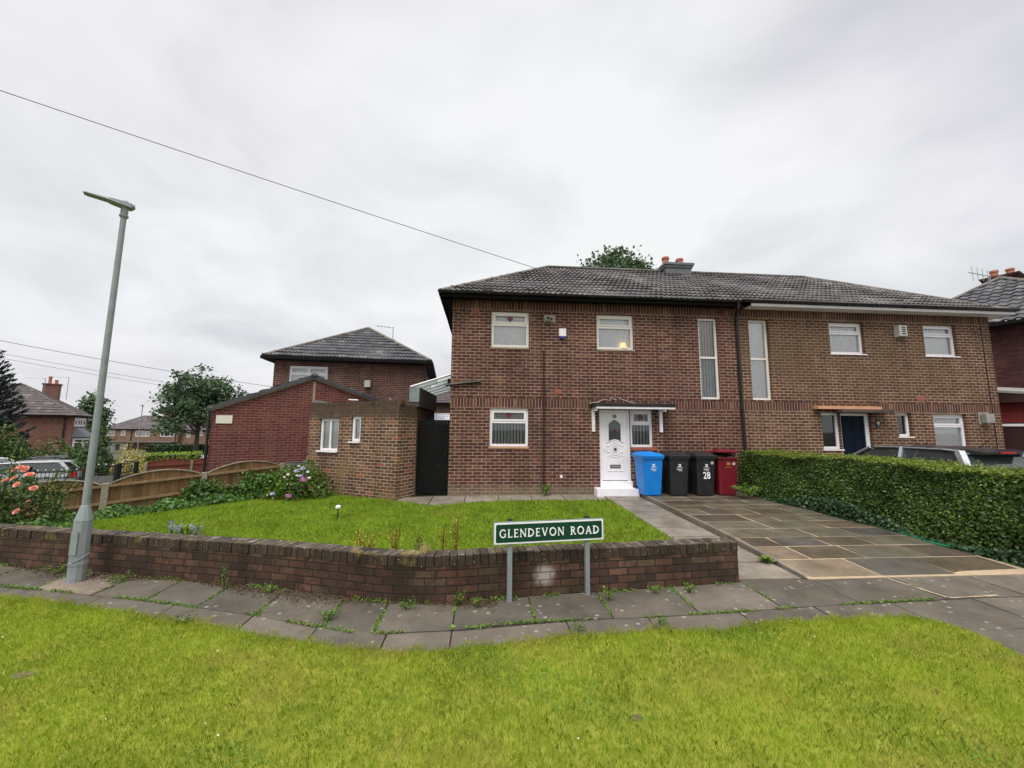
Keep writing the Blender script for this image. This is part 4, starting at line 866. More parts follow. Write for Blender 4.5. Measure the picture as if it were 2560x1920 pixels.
# ------------------------------------------------------------------ street name sign
sg = thing('street_sign', 'green street name plate with white lettering on two metal posts by the low wall', 'sign', (.785, 4.485, gz(.785, 4.485)), R(7.3))
pl = MB(); pl.box(-.648, .648, -.012, .006, .606, .846); plate = pl.build('plate', 'galvanised', sg, bevel=.004)
def rrect(x0, x1, z0, z1, r, n=5): return [(cx__+r*math.cos(a0+math.pi/2*k/n), cz+r*math.sin(a0+math.pi/2*k/n)) for cx__, cz, a0 in ((x1-r, z0+r, -math.pi/2), (x1-r, z1-r, 0), (x0+r, z1-r, math.pi/2), (x0+r, z0+r, math.pi)) for k in range(n+1)]
q = MB(); q.prism(rrect(-.640, .640, .613, .839, .012), -.016, -.0125, axis='y'); q.build('border', 'sign_white', plate)
q = MB(); q.prism(rrect(-.622, .622, .630, .822, .016), -.019, -.0165, axis='y'); q.build('face', 'sign_green', plate)
def glyphs(txt, height, width, y0, y1):
    el = lambda cx__, cz, rx, rz_, a0, a1, n=16: [(cx__+rx*math.cos(R(a0+(a1-a0)*k/n)), cz+rz_*math.sin(R(a0+(a1-a0)*k/n))) for k in range(n+1)]
    T, t_, S = .165, .10, .055
    G = {'L': (.60, [([(.14, 0), (.14, 1)], T), ([(.10, .05), (.58, .05)], t_), ([(.575, .03), (.575, .20)], S), ([(.0, .975), (.30, .975)], S), ([(.0, .025), (.2, .025)], S)]),
         'E': (.60, [([(.14, 0), (.14, 1)], T), ([(.10, .05), (.56, .05)], t_), ([(.10, .95), (.55, .95)], t_), ([(.14, .52), (.46, .52)], t_), ([(.565, .02), (.565, .18)], S), ([(.555, .82), (.555, .98)], S), ([(.46, .44), (.46, .60)], S), ([(0, .975), (.2, .975)], S), ([(0, .025), (.2, .025)], S)]),
         'D': (.86, [([(.14, 0), (.14, 1)], T), (el(.20, .5, .56, .45, -90, 90), .15), ([(0, .955), (.25, .955)], t_), ([(0, .045), (.25, .045)], t_)]),
         'N': (.86, [([(.12, 0), (.12, 1)], t_), ([(.12, .96), (.75, .04)], .17), ([(.75, 0), (.75, 1)], t_), ([(0, .025), (.26, .025)], S), ([(.62, .975), (.88, .975)], S), ([(0, .975), (.2, .975)], S)]),
         'V': (.86, [([(.12, 1), (.43, .03)], T), ([(.76, 1), (.45, .03)], t_), ([(0, .975), (.27, .975)], S), ([(.62, .975), (.88, .975)], S)]),
         'O': (.96, [(el(.48, .5, .40, .455, 0, 360, 28), .15)]),
         'G': (.88, [(el(.48, .5, .40, .455, 48, 322, 24), .15), ([(.74, .10), (.74, .46)], .14), ([(.55, .455), (.88, .455)], S), ([(.755, .70), (.755, .90)], S)]),
         'R': (.74, [([(.14, 0), (.14, 1)], T), (el(.24, .735, .30, .22, -90, 90, 12), .13), ([(0, .955), (.25, .955)], t_), ([(.14, .515), (.25, .515)], t_), ([(.34, .52), (.66, .03)], T), ([(0, .025), (.28, .025)], S), ([(.56, .025), (.78, .025)], S)]),
         'A': (.88, [([(.12, 0), (.43, .97)], t_), ([(.76, 0), (.45, .97)], T), ([(.25, .34), (.62, .34)], .085), ([(0, .025), (.25, .025)], S), ([(.62, .025), (.90, .025)], S)])}
    mb = MB(); x = 0; tot = sum((G[c][0] if c != ' ' else .52)+.20 for c in txt)-.20; sx_ = width/tot; k_ = 0
    for c in txt:
        if c == ' ': x += .72; continue
        for pts, wd_ in G[c][1]:
            closed = len(pts) > 20 and c == 'O'; P = [(((x+p[0])*sx_-width/2), p[1]*height) for p in (pts[:-1] if closed else pts)]
            k_ += 1; ringbar(mb, P, wd_*height*.92, y0-.00012*k_, y1, closed)
        x += G[c][0]+.20
    return mb
gl = glyphs('GLENDEVON ROAD', .088, 1.165, -.0215, -.019)
for i, v in enumerate(gl.v): gl.v[i] = Vector((v.x, v.y, v.z+.682))
gl.build('lettering', 'letter_white', plate)
for x in (-.458, .452):
    p = MB(); p.box(x-.026, x+.026, .0065, .046, -.10, .855); po = p.build('post', 'galvanised', sg, bevel=.006); p = MB(); p.box(x-.03, x+.03, .003, .05, .855, .868); p.build('post_cap', 'black_plastic', po)
tw_ = MB(); tw_.tube([(.50, -.0, .13), (.475, -.035, .16), (.45, -.03, .155)], .004, 5); tw_.build('wire_tie', 'iron_black', sg)

# ------------------------------------------------------------------ street lamp
lp = thing('street_lamp', 'tall grey street lamp column standing at the low wall on the left', 'street lamp', (-5.07, 5.52, gz(-5.07, 5.52)), 0, 'street lamps')
b = MB(); b.tube([(0, 0, -.05), (0, 0, .20), (0, 0, .205), (0, 0, .235), (0, 0, .24), (0, 0, .74)], [.088, .088, .094, .094, .088, .088], 10); b.tube([(0, 0, .74), (0, 0, .745), (0, 0, .93), (0, 0, .935)], [.088, .091, .045, .04], 10); b.build('base', 'lamp_grey', lp, smooth=30)
b = MB(); b.box(-.04, .04, -.094, -.085, .34, .62); b.build('access_door', 'lamp_grey', lp)
b = MB(); b.tube([(.09*math.cos(a), .09*math.sin(a), .27+.06*math.sin(a+1)) for a in [2*math.pi*k/16 for k in range(17)]], .007, 5); b.build('strap', 'lamp_grey', lp)
b = MB(); b.tube([(0, 0, .93), (0, 0, 4.87)], [.040, .031], 14); b.build('column', 'lamp_grey', lp, smooth=40)
hdm = thing('tmp', '', ''); bpy.data.objects.remove(hdm)
Rh = Matrix.Rotation(R(217), 4, 'Z'); b = MB(); b.tube([(0, 0, 4.85), (0, 0, 5.02)], .041, 12); b.tube([(0, 0, 4.865), (0, 0, 4.885)], .050, 12); sp_ = b.build('spigot', 'lamp_grey', lp, smooth=40)
secs = [(-.10, .045, 5.03, 5.055), (-.06, .072, 5.00, 5.062), (.05, .085, 5.01, 5.064), (.15, .082, 5.028, 5.062), (.18, .068, 5.036, 5.056), (.37, .064, 5.046, 5.062), (.40, .05, 5.050, 5.060)]
b = MB(); b.loft([[Rh @ Vector(p) for p in ((x, -w_, z0), (x, w_, z0), (x, w_*.9, z1), (x, -w_*.9, z1))] for x, w_, z0, z1 in secs]); hd_ = b.build('lantern', 'lamp_grey', lp, bevel=.006)
b = MB(); b.tube([Rh @ Vector((.0, 0, 5.062)), Rh @ Vector((.0, 0, 5.095))], .030, 12); b.build('photocell', 'vent_cream', hd_)
lp2 = dup(lp, (-44.2, 53.9, gz(-44.2, 53.9)), R(60), 'distant street lamp column in front of the far terrace', None, 1.35)

# ------------------------------------------------------------------ outhouse, gate, lean-to
Bx, By = -5.065, 11.84; rzo = math.atan2(-.49, .87)
oh = thing('outhouse', 'low brick outhouse with two white windows and a sooty parapet beside the house', 'outbuilding', (Bx, By, 0), rzo)
Mo = tmat(oh).inverted(); L_ = lambda x, y: (Mo @ Vector((x, y, 0))).to_2d()
mb = MB(); opsO = [(.45, 1.20, 1.09, 2.0), (1.69, 2.03, 1.37, 2.06)]
facade(mb, 0, 3.35, -.2, 2.36, opsO, 0, .09)
ed_ = [L_(-2.15, 10.2), L_(-1.79, 10.75), L_(-1.66, 13.6), L_(-4.0, 14.1), Vector((0, 0))]
ed_[0] = Vector((3.35, 0)); 
for p, q in zip(ed_, ed_[1:]):
    l = (q-p).length; mb.face([(p.x, p.y, -.2), (q.x, q.y, -.2), (q.x, q.y, 2.36), (p.x, p.y, 2.36)], [(3.35, -.2), (3.35+l, -.2), (3.35+l, 2.36), (3.35, 2.36)])
ow = mb.build('wall', 'brick_outhouse', oh)
mb = MB(); x = 0
while x < 3.36:
    tw = random.uniform(.068, .076); h = random.uniform(.085, .112); mb.box(x, x+tw, random.uniform(-.012, .0), .20, 2.362, 2.362+h); x += .083
mb.build('coping', 'brick_outhouse', oh)
mb = MB(); mb.face([(.0, .2, 2.33), (3.3, .2, 2.33), (ed_[1].x-.02, ed_[1].y+.02, 2.33), (ed_[2].x-.02, ed_[2].y, 2.33), (ed_[3].x, ed_[3].y, 2.33)]); mb.build('roof', 'felt_black', oh)
window(oh, *opsO[0], .05, transom=None, mull=[.5], curtain='net', mat='white_paint', fw=.062, sill='white_paint'); window(oh, *opsO[1], .05, transom=None, curtain='net', mat='white_paint', fw=.07, sill='white_paint')
lt = MB(); lt.box(.40, 1.28, -.012, .04, 2.002, 2.05); lt.build('lintel', 'timber_dark', oh)
pt = MB(); f0 = [(-1.99, 10.70), (-1.735, 10.70), (-1.60, 13.6), (-1.9, 13.6)]; f0 = [L_(*p) for p in f0]; pt.prism([tuple(p) for p in f0], 2.33, 2.87); pa = pt.build('roof_parapet', 'timber_dark', oh)
a_, b_ = L_(-2.0, 10.694), L_(-1.735, 10.694); c_, d2_ = L_(-1.99, 10.680), L_(-1.728, 10.680)
pt = MB(); pt.prism([tuple(c_), tuple(d2_), tuple(b_), tuple(a_)], 2.46, 2.88); pt.build('lead_flashing', 'lead', pa)
vc = MB(); vc.tube([(2.55, .55, 2.33), (2.55, .55, 2.62)], .04, 8); vc.face([(2.32, .40, 2.66), (2.78, .40, 2.62), (2.78, .70, 2.62), (2.32, .70, 2.66)]); vc.face([(2.32, .40, 2.645), (2.32, .70, 2.645), (2.78, .70, 2.605), (2.78, .40, 2.605)]); vc.build('roof_vent', 'white_paint', oh)
vc = MB(); vc.tube([(1.45, .08, 2.53), (1.80, .08, 2.51)], .018, 6); vc.build('overflow_pipe', 'white_paint', oh)

gt = thing('gate', 'tall black boarded gate closing the passage between outhouse and house', 'gate', (-1.33, 10.92, 0))
mb = MB(); x = -.43
while x < .44: mb.box(x, min(x+.094, .44), -.012+random.uniform(0, .004), .014, .03, 1.98+random.uniform(-.006, .006)); x += .098
mb.build('boards', 'black_paint', gt); q = MB()
for z in (.25, 1.0, 1.75): q.box(-.43, .44, .015, .05, z, z+.1)
q.build('ledges', 'black_paint', gt)
q = MB(); q.box(.30, .36, -.03, -.0125, 1.02, 1.06); q.build('latch', 'iron_black', gt)

lt_ = thing('lean_to_roof', 'ribbed translucent plastic lean-to roof bridging the passage beside the house', 'canopy', (-1.4, 10.9, 2.9)); mb = MB(); bars = MB()
def LQ(u, v): a = Vector((-2.02, 10.93, 2.90)).lerp(Vector((-.90, 10.93, 3.27)), u); b = Vector((-1.70, 13.7, 2.90)).lerp(Vector((-.90, 13.7, 3.15)), u); return a.lerp(b, v)
for i in range(5):
    for j in range(12): mb.face([LQ(j/12, i/5), LQ((j+1)/12, i/5), LQ((j+1)/12, (i+1)/5), LQ(j/12, (i+1)/5)])
mb.build('sheet', 'polycarbonate', lt_, True)
for i in range(6): a, b = LQ(0, i/5), LQ(1, i/5); bars.tube([a-Vector((0, 0, .02)), b-Vector((0, 0, .02))], .017, 6)
bars.build('glazing_bars', 'vent_grey', lt_, True); q = MB(); q.tube([LQ(0, 0), LQ(1, 0)], .025, 6); q.build('edge_trim', 'white_upvc', lt_, True)
q = MB(); q.box(-.99, -.885, 10.88, 13.6, 3.0, 3.14); q.build('wall_plate', 'black_paint', lt_, True)

# ------------------------------------------------------------------ red brick garage gable
gg = thing('garage', 'red brick gabled garage with a blank white plaque behind the fence', 'garage', (-7.89, 11.95, -.6), math.atan2(.527, .85)); zo = .6
mb = MB(); P = [(0, -.4), (4.95, -.4), (4.95, 2.66+zo), (2.63, 3.41+zo), (0, 2.28+zo)]; mb.face([(x, 0, z) for x, z in P], P); DG = 5.5
for (a, za), (b, zb) in (((4.95, -.4), (4.95, 2.66+zo)), ((0, 2.28+zo), (0, -.4))): mb.face([(a, 0, za), (a, DG, za), (b, DG, zb), (b, 0, zb)])
mb.face([(x, DG, z) for x, z in P[::-1]], P[::-1]); mb.build('wall', 'brick_garage', gg)
ap = Vector((2.63, 0, 3.44+zo)); lo = Vector((-.12, 0, 2.25+zo)); ro = Vector((5.2, 0, 2.60+zo))
up1 = (ap-lo); up2 = (ap-ro)
o1 = tiled('roof', gg, lo+Vector((0, DG+.1, 0)), (0, -1, 0), up1, 0, DG+.18, up1.length, [], 'roof_tile_dark', step=.05); tiled('roof_slope', o1, ro+Vector((0, -.08, 0)), (0, 1, 0), up2, 0, DG+.18, up2.length, [], 'roof_tile_dark', step=.05)
vb = MB(); n_ = 9
for i in range(n_):
    for s_, e_ in ((lo, ap), (ro, ap)):
        p, q_ = s_.lerp(e_, i/n_), s_.lerp(e_, (i+1)/n_); dn = Vector((0, 0, .035))
        A = [p+Vector((0, -.09, .045))+dn, q_+Vector((0, -.09, .045)), q_+Vector((0, -.09, -.06)), p+Vector((0, -.09, -.06))]; B_ = [v+Vector((0, .12, 0)) for v in A]
        vb.face(A); vb.face(B_[::-1])
        for k in range(4): vb.face([A[k], B_[k], B_[(k+1) % 4], A[(k+1) % 4]])
vb.build('verge_tiles', 'roof_tile_dark', o1)
vc = MB()
for s_, e_ in ((lo, ap), (ro, ap)): vc.prism([(s_.x, s_.z-.10), (s_.x, s_.z-.06), (e_.x, e_.z-.06), (e_.x, e_.z-.10)] if s_ is lo else [(e_.x, e_.z-.10), (e_.x, e_.z-.06), (s_.x, s_.z-.06), (s_.x, s_.z-.10)], -.05, -.002, axis='y')
vc.build('verge_mortar', 'cement', gg)
rr_ = MB(); ridge(rr_, ap+Vector((0, -.12, .05)), ap+Vector((0, DG+.1, .05)), .12); rr_.build('ridge_capping', 'slate_grey', o1)
q = MB(); q.box(.11, .50, -.025, -.002, 1.84+zo, 2.08+zo); q.build('plaque', 'plaque_white', gg, bevel=.006)
q = MB(); q.tube([(-.05, -.03, 2.2+zo), (-.05, -.03, -.3)], .035, 8); q.build('downpipe', 'black_plastic', gg); q = MB(); q.box(2.62, 2.69, -.008, -.001, 1.0+zo, 3.27+zo); q.build('mortar_patch', 'cement', gg)
q = MB(); q.prism([(2.70, 2.30+zo), (3.9, 2.46+zo), (3.9, 2.52+zo), (2.70, 2.66+zo)], -.012, -.002, axis='y'); q.build('lead_flashing', 'lead', gg)

# ------------------------------------------------------------------ bow-top garden fence
fx, fy = -8.47, 9.61; ang = math.atan2(1.11, 1.36); PL = math.hypot(1.36, 1.11)
fe = thing('fence', 'weathered brown bow-top timber fence with concrete posts along the lawn', 'fence', (fx, fy, gz(fx, fy)), ang)
sl0 = .12
def panel(x0, x1, arch=.20, mat='timber_fence', base=.0, h=.60, parent=fe, slope=sl0/PL, rails=(.17, .55)):
    mb = MB(); n = max(4, int((x1-x0)/.125)); w_ = (x1-x0)/n; f = lambda x: h+arch*(1-((x-(x0+x1)/2)/((x1-x0)/2))**2)**.9 if x0 < x < x1 else h
    zz_ = lambda x: slope*x
    for i in range(n):
        a, b = x0+i*w_+.001, x0+(i+1)*w_-.001; j = random.uniform(0, .016); A = [(a, zz_(a)+base), (b, zz_(b)+base), (b, zz_(b)+f(min(b, x1-.002))), (a, zz_(a)+f(max(a, x0+.002)))]; mb.prism(A, -.008+j, .010+j, axis='y')
    ob = mb.build('panel', mat, parent)
    for z in rails:
        rl = MB(); rl.prism([(x0+.005, zz_(x0)+z), (x1-.005, zz_(x1)+z), (x1-.005, zz_(x1)+z+.055), (x0+.005, zz_(x0)+z+.055)], -.055, -.010, axis='y')
        rl.build('rail', 'fence_rail' if mat == 'timber_fence' else mat, ob)
    cp_ = MB(); m_ = 14
    for i in range(m_):
        a, b = x0+(x1-x0)*i/m_, x0+(x1-x0)*(i+1)/m_; cp_.prism([(a, zz_(a)+f(a)+.002), (b, zz_(b)+f(b)+.002), (b, zz_(b)+f(b)+.024), (a, zz_(a)+f(a)+.024)], -.028, .028, axis='y')
    cp_.build('capping', 'concrete_post' if mat == 'timber_fence' else mat, ob); return ob
for k in (-2, -1, 0, 1): panel(k*PL+.06, (k+1)*PL-.06)
for k in (-2, -1, 0, 1, 2): q = MB(); q.box(k*PL-.055, k*PL+.055, -.06, .05, sl0*k-.1, sl0*k+(.64 if k < 2 else .66)); q.build('post', 'concrete_post', fe, bevel=.012)
pE = (tmat(fe).inverted() @ Vector((-5.12, 12.05, 0))); pA = Vector((2*PL+.05, 0)); dE = pE.to_2d()-pA; se = thing('fence', 'short grey board fence panel between the brown fence and the outhouse', 'fence', tuple(tmat(fe) @ Vector((pA.x, 0, 0))), ang+math.atan2(dE.y, dE.x)); se.location.z = .06
panel(.03, dE.length-.05, .0, 'board_grey', .12, .66, se, 0, (.2, .58)); q = MB(); q.box(dE.length-.05, dE.length+.05, -.05, .05, -.1, .80); q.build('post', 'concrete_post', se, bevel=.01)

# ------------------------------------------------------------------ wheelie bins
def bin_(label, colour, loc, rz, open_=False, decal=None):
    r_ = thing('wheelie_bin', label, 'bin', loc, rz, 'wheelie bins against the house wall')
    def rr(w_, d0, d1, z, r=.05, n=4): return [Vector((p[0], p[1], z)) for p in rrect(-w_, w_, d0, d1, r, n)]
    b = MB(); b.loft([rr(.215, -.235, .23, .01), rr(.225, -.255, .25, .03), rr(.262, -.325, .32, .90), rr(.262, -.325, .32, .955)]); body = b.build('body', colour, r_, smooth=35)
    pn = MB(); ringbar(pn, [(-.13, .09), (-.12, .48), (-.09, .52), (.09, .52), (.12, .48), (.13, .09)], .018, -.004, .01, False)
    for i, v in enumerate(pn.v): pn.v[i] = Vector((v.x, v.y-.2515-.082*v.z, v.z))
    pn.build('front_panel', colour, body)
    rm = MB(); rm.loft([rr(.285, -.355, .345, .945), rr(.292, -.362, .35, .958), rr(.292, -.362, .35, .985), rr(.27, -.34, .33, .987)]); rm.build('rim', colour, r_, smooth=30)
    ld = MB(); tilt = Matrix.Identity(4)
    if open_: tilt = Matrix.Translation((0, .35, .99)) @ Matrix.Rotation(R(-11), 4, 'X') @ Matrix.Translation((0, -.35, -.99))
    rings = [rr(.295, -.372, .36, .988), rr(.298, -.376, .36, 1.03), rr(.28, -.35, .36, 1.045), rr(.25, -.20, .35, 1.085), rr(.20, .0, .33, 1.10)]
    ld.loft([[tilt @ p for p in q] for q in rings]); lid = ld.build('lid', colour, r_, smooth=32)
    rb = MB(); rb.loft([[tilt @ p for p in q] for q in ([Vector((-.19, -.27, 1.066)), Vector((.19, -.27, 1.066)), Vector((.17, .1, 1.102)), Vector((-.17, .1, 1.102))], [Vector((-.16, -.24, 1.082)), Vector((.16, -.24, 1.082)), Vector((.15, .08, 1.118)), Vector((-.15, .08, 1.118))])]); rb.build('lid_ridge', colour, lid)
    hb = MB(); hb.tube([(-.26, .36, .96), (-.26, .44, 1.0), (.26, .44, 1.0), (.26, .36, .96)], .016, 8); hb.build('handle', colour, r_)
    for s_ in (-1, 1): wl = MB(); wl.tube([(s_*.225, .27, .10), (s_*.275, .27, .10)], .10, 18); wo = wl.build('wheel', 'rubber', r_, smooth=40); h_ = MB(); h_.tube([(s_*.276, .27, .10), (s_*.280, .27, .10)], .05, 12); h_.build('hub', 'vent_grey', wo)
    yf = lambda z: -.2535-.080*z
    mk = MB()
    def sq(x0, x1, z0, z1, o=.003): mk.face([(x0, yf(z0)-o, z0), (x1, yf(z0)-o, z0), (x1, yf(z1)-o, z1), (x0, yf(z1)-o, z1)])
    if decal != 'red':
        sq(-.035, .035, .745, .815); sq(-.085, .085, .715, .725); sq(-.08, .06, .67, .685); sq(-.03, .07, .64, .65)
    else: sq(-.085, .085, .735, .745)
    m_ = mk.build('council_logo', 'letter_white' if decal != 'red' else 'copper_text', body)
    if decal != 'red': mk = MB(); ringbar(mk, [(.012*0-.018, .765), (-.018, .80)], .010, -.3205, -.319, False); ringbar(mk, [(.016, .768), (-.012, .782), (.016, .798)], .009, -.3215, -.319, False); mk.build('logo_mark', colour, body)
    if decal == '28': text_mesh('bin_number', '28', .25, (0, yf(.52)-.012, .52), 'letter_white', body, .003, .002, (math.pi/2-.079, 0, 0), True, .80)
    if decal in ('28', 'red'):
        k_ = MB(); c_ = (.15, .85 if decal == '28' else .83); k_.face([(c_[0]+.042*math.cos(a), yf(c_[1]+.042*math.sin(a))-.004, c_[1]+.042*math.sin(a)) for a in [2*math.pi*i/18 for i in range(18)]]); k_.build('sticker', 'vent_cream', body)
    if decal == 'red': text_mesh('bin_number', '16', .10, (-.0, yf(.83)-.004, .83), 'copper_text', body, .006, .002, (math.pi/2-.079, 0, 0), True, 1.0)
    return r_
zb = gz(5, 9.9)+.072+.003
bin_('bright blue recycling bin next to the white front door step', 'bin_blue', (4.42, 10.14, zb), R(1.5), decal='logo')
bin_('plain black wheelie bin standing between the blue bin and the numbered bin', 'bin_black', (5.13, 10.14, zb), R(-1), decal='logo')
bin_('black wheelie bin with a large white 28 painted on its front', 'bin_black', (5.84, 10.13, zb), R(1), decal='28')
bin_('dark red wheelie bin with its lid propped open by rubbish beside the hedge', 'bin_maroon', (6.46, 10.15, zb), R(-2), True, 'red')
bs = MB()
def blob(mb, c, r, n=10, m_=6, sq=(1, 1, 1), ns=.18):
    rg_ = [[Vector((c[0]+r*sq[0]*math.sin(math.pi*(j+.001)/m_)*math.cos(2*math.pi*i/n)*(1+random.uniform(-ns, ns)), c[1]+r*sq[1]*math.sin(math.pi*(j+.001)/m_)*math.sin(2*math.pi*i/n)*(1+random.uniform(-ns, ns)), c[2]+r*sq[2]*math.cos(math.pi*j/m_))) for i in range(n)] for j in range(m_+1)]
    mb.loft(rg_, caps=False)
blob(bs, (6.36, 10.05, zb+.98), .17, sq=(1, 1.2, .55)); tag(bs.build('rubbish_bag', 'bin_bag', smooth=True), 'black rubbish bag bulging under the propped lid of the red bin, on its left', 'bag', 'rubbish bags')
bs = MB(); blob(bs, (6.60, 10.0, zb+.98), .14, sq=(1, 1.2, .55)); tag(bs.build('rubbish_bag', 'bin_bag', smooth=True), 'smaller black rubbish bag under the propped lid of the red bin, on its right', 'bag', 'rubbish bags')

# ------------------------------------------------------------------ hedge on the right
def surf_pts(n, fn): return np.array([fn(*RNG.random(2)) for _ in range(int(n))])
HX = lambda y: 7.06+(10.3-y)*.085 if y > 7 else 7.34+(7-y)*.075
he = thing('hedge', 'long clipped privet hedge along the right side of the paved drive', 'hedge', (7.9, 7.6, gz(7.9, 7.6)))
mb = MB(); ys = [4.95, 6.0, 7.0, 8.2, 9.3, 10.25]
mb.loft([[(HX(y)+.34, y, gz(7, y)+.0), (HX(y)+.98, y, gz(7, y)+.0), (HX(y)+.98, y, 1.04), (HX(y)+.34, y, 1.04)] for y in ys]); mb.build('branches', 'twig', he, True)
n = 46000; yv = RNG.uniform(4.9, 10.32, n); zv = RNG.uniform(0, 1, n)**.9; bulge = .10*np.sin(yv*5.1+np.sin(zv*6)*1.3)*.5+.07*np.sin(yv*2.3+zv*4)
hx = np.array([HX(a) for a in yv]); zg = gzv(np.column_stack([hx, yv])); top_ = 1.17+.015*np.sin(yv*7)+.025*np.sin(yv*1.9)
P = np.column_stack([hx+.10*(1-zv)**2*-.2+.05-bulge*.5+np.abs(RNG.normal(0, .085, n))+.06*zv, yv, zg+.06+(top_-zg-.06)*zv]); P = P[~((P[:, 2] < zg+.42) & (RNG.random(n) < .45))]
leaves('foliage', P, .046, 'leaf_hedge', he, True, N=np.array([[-.85, -.25, .35]]), spread=.55, aspect=.6)
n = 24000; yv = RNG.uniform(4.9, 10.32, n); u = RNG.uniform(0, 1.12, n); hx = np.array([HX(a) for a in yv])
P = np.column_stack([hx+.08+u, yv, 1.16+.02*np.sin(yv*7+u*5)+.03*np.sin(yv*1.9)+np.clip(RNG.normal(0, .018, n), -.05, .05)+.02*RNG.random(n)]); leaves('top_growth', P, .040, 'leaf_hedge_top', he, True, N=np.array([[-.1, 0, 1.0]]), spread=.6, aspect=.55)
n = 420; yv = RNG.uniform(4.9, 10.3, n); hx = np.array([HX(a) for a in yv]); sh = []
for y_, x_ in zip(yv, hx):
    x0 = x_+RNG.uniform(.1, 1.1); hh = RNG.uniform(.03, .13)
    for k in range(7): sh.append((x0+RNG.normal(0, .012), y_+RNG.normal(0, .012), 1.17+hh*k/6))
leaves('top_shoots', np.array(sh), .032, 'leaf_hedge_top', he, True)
n = 5000; xv = RNG.uniform(0, 1.1, n); zv = RNG.random(n); P = np.column_stack([np.full(n, HX(4.93))+xv, 4.92+RNG.normal(0, .05, n), -.05+1.2*zv]); leaves('end_foliage', P, .046, 'leaf_hedge', he, True, N=np.array([[0, -1, .3]]), spread=.6)
n = 2500; xv = RNG.uniform(0, 1.1, n); zv = RNG.random(n); P = np.column_stack([np.full(n, HX(10.3))+xv, 10.30+RNG.normal(0, .05, n), -.0+1.15*zv]); leaves('back_foliage', P, .046, 'leaf_hedge', he, True, N=np.array([[0, 1, .3]]), spread=.6)
n = 7000; yv = RNG.uniform(4.85, 9.6, n); hx = np.array([HX(a) for a in yv]); zg = gzv(np.column_stack([hx, yv])); P = np.column_stack([hx+RNG.uniform(-.06, .12, n)+.03*np.sin(yv*4), yv, zg+.03+RNG.uniform(0, .42, n)**1.3*(.7+.5*np.sin(yv*1.7+1))])
stuff(leaves('ivy', P, .055, 'leaf_ivy', None, False, N=np.array([[-.8, -.2, .55]]), spread=.5, aspect=.85), 'dark ivy creeping along the foot of the clipped hedge', 'ivy')
ho = MB(); pts = [Vector((HX(y)-.05+.05*math.sin(y*3), y, gz(7, y)+.075+.012*math.sin(y*5))) for y in np.linspace(5.75, 6.95, 14)]; ho.tube(pts, .014, 8); tag(ho.build('hose', 'green_hose', smooth=True), 'green garden hose lying along the foot of the hedge', 'hose')

def bush(name, label, cat, loc, rx, ry, h, n, size, mat, group=None, stems=True, shape=1.0, spread=.8, smat='twig', world=True):
    r_ = thing(name, label, cat, loc, 0, group); p = unit(RNG.normal(size=(n, 3))); p[:, 2] = np.abs(p[:, 2]); rad = RNG.uniform(.55, 1.0, n)**.5
    lob = 1+.16*np.sin(p[:, 0]*7+p[:, 2]*5+loc[0])+.12*np.sin(p[:, 1]*9+p[:, 2]*7); q = p*(rad*lob)[:, None]*np.array([rx, ry, h]); q[:, 2] += .03
    leaves('foliage', q, size, mat, r_, False, N=p*1.0, spread=spread, aspect=.6)
    if stems:
        mb = MB()
        for i in range(max(5, int(n**.4/2))): a = random.uniform(0, 6.28); e = random.uniform(.5, .8); mb.tube([(0, 0, -.03), (.25*rx*math.cos(a), .25*ry*math.sin(a), h*.35), (rx*e*math.cos(a), ry*e*math.sin(a), h*.75)], [.014, .010, .005], 5)
        mb.build('stems', smat, r_)
    return r_
def bloom_mesh(kind):
    mb = MB()
    if kind == 'rose':
        for ring_, (r0, hh, k, op) in enumerate(((.016, .034, 4, .3), (.028, .034, 5, .55), (.042, .030, 6, .85), (.052, .022, 7, 1.15))):
            for i in range(k):
                a = 6.283*i/k+ring_*.7; c, s_ = math.cos(a), math.sin(a); t_ = Vector((-s_, c, 0)); o_ = Vector((c, s_, 0)); w_ = r0*.75
                mb.face([o_*r0*.25, o_*r0*.7+t_*w_+Vector((0, 0, hh*.6)), o_*r0*(.7+.35*op)+t_*w_*.4+Vector((0, 0, hh)), o_*r0*(.7+.35*op)-t_*w_*.4+Vector((0, 0, hh)), o_*r0*.7-t_*w_+Vector((0, 0, hh*.6))], None, 0, random.random())
    else:
        for i in range(70):
            d_ = Vector((random.gauss(0, 1), random.gauss(0, 1), abs(random.gauss(0, 1))*.9-.25)).normalized(); p = d_*.062; a = d_.orthogonal().normalized(); b = d_.cross(a); r0 = .015
            mb.face([p+a*r0, p+b*r0, p-a*r0, p-b*r0], None, 0, random.random())
    return mb
rose = bush('rose_bush', 'rose bush full of coral blooms at the left end of the wall', 'rose bush', (-8.35, 7.70, gz(-8.1, 7.7)), .95, .60, 1.12, 5600, .055, 'leaf_rose', spread=.9)
mb = MB(); sprout = []
for (x, y, hh, lx) in ((-7.45, 7.5, .98, .12), (-7.3, 7.62, 1.02, .05), (-7.85, 7.35, 1.05, -.05), (-7.2, 7.55, .80, .1), (-8.4, 7.4, 1.0, 0)):
    b0 = Vector((x-.3, y, -.1)); tp = Vector((x+lx, y-.05, hh)); mb.tube([b0, b0.lerp(tp, .6)+Vector((-.03, 0, .08)), tp], [.010, .008, .004], 5)
    for k in range(46): f = random.uniform(.45, 1.0); pp = b0.lerp(tp, f); sprout.append((pp.x+random.gauss(0, .05), pp.y+random.gauss(0, .05), pp.z+random.gauss(0, .04)))
mb.build('canes', 'leaf_rose', rose, True); leaves('cane_leaves', np.array(sprout), .06, 'leaf_rose', rose, True)
bm0 = None
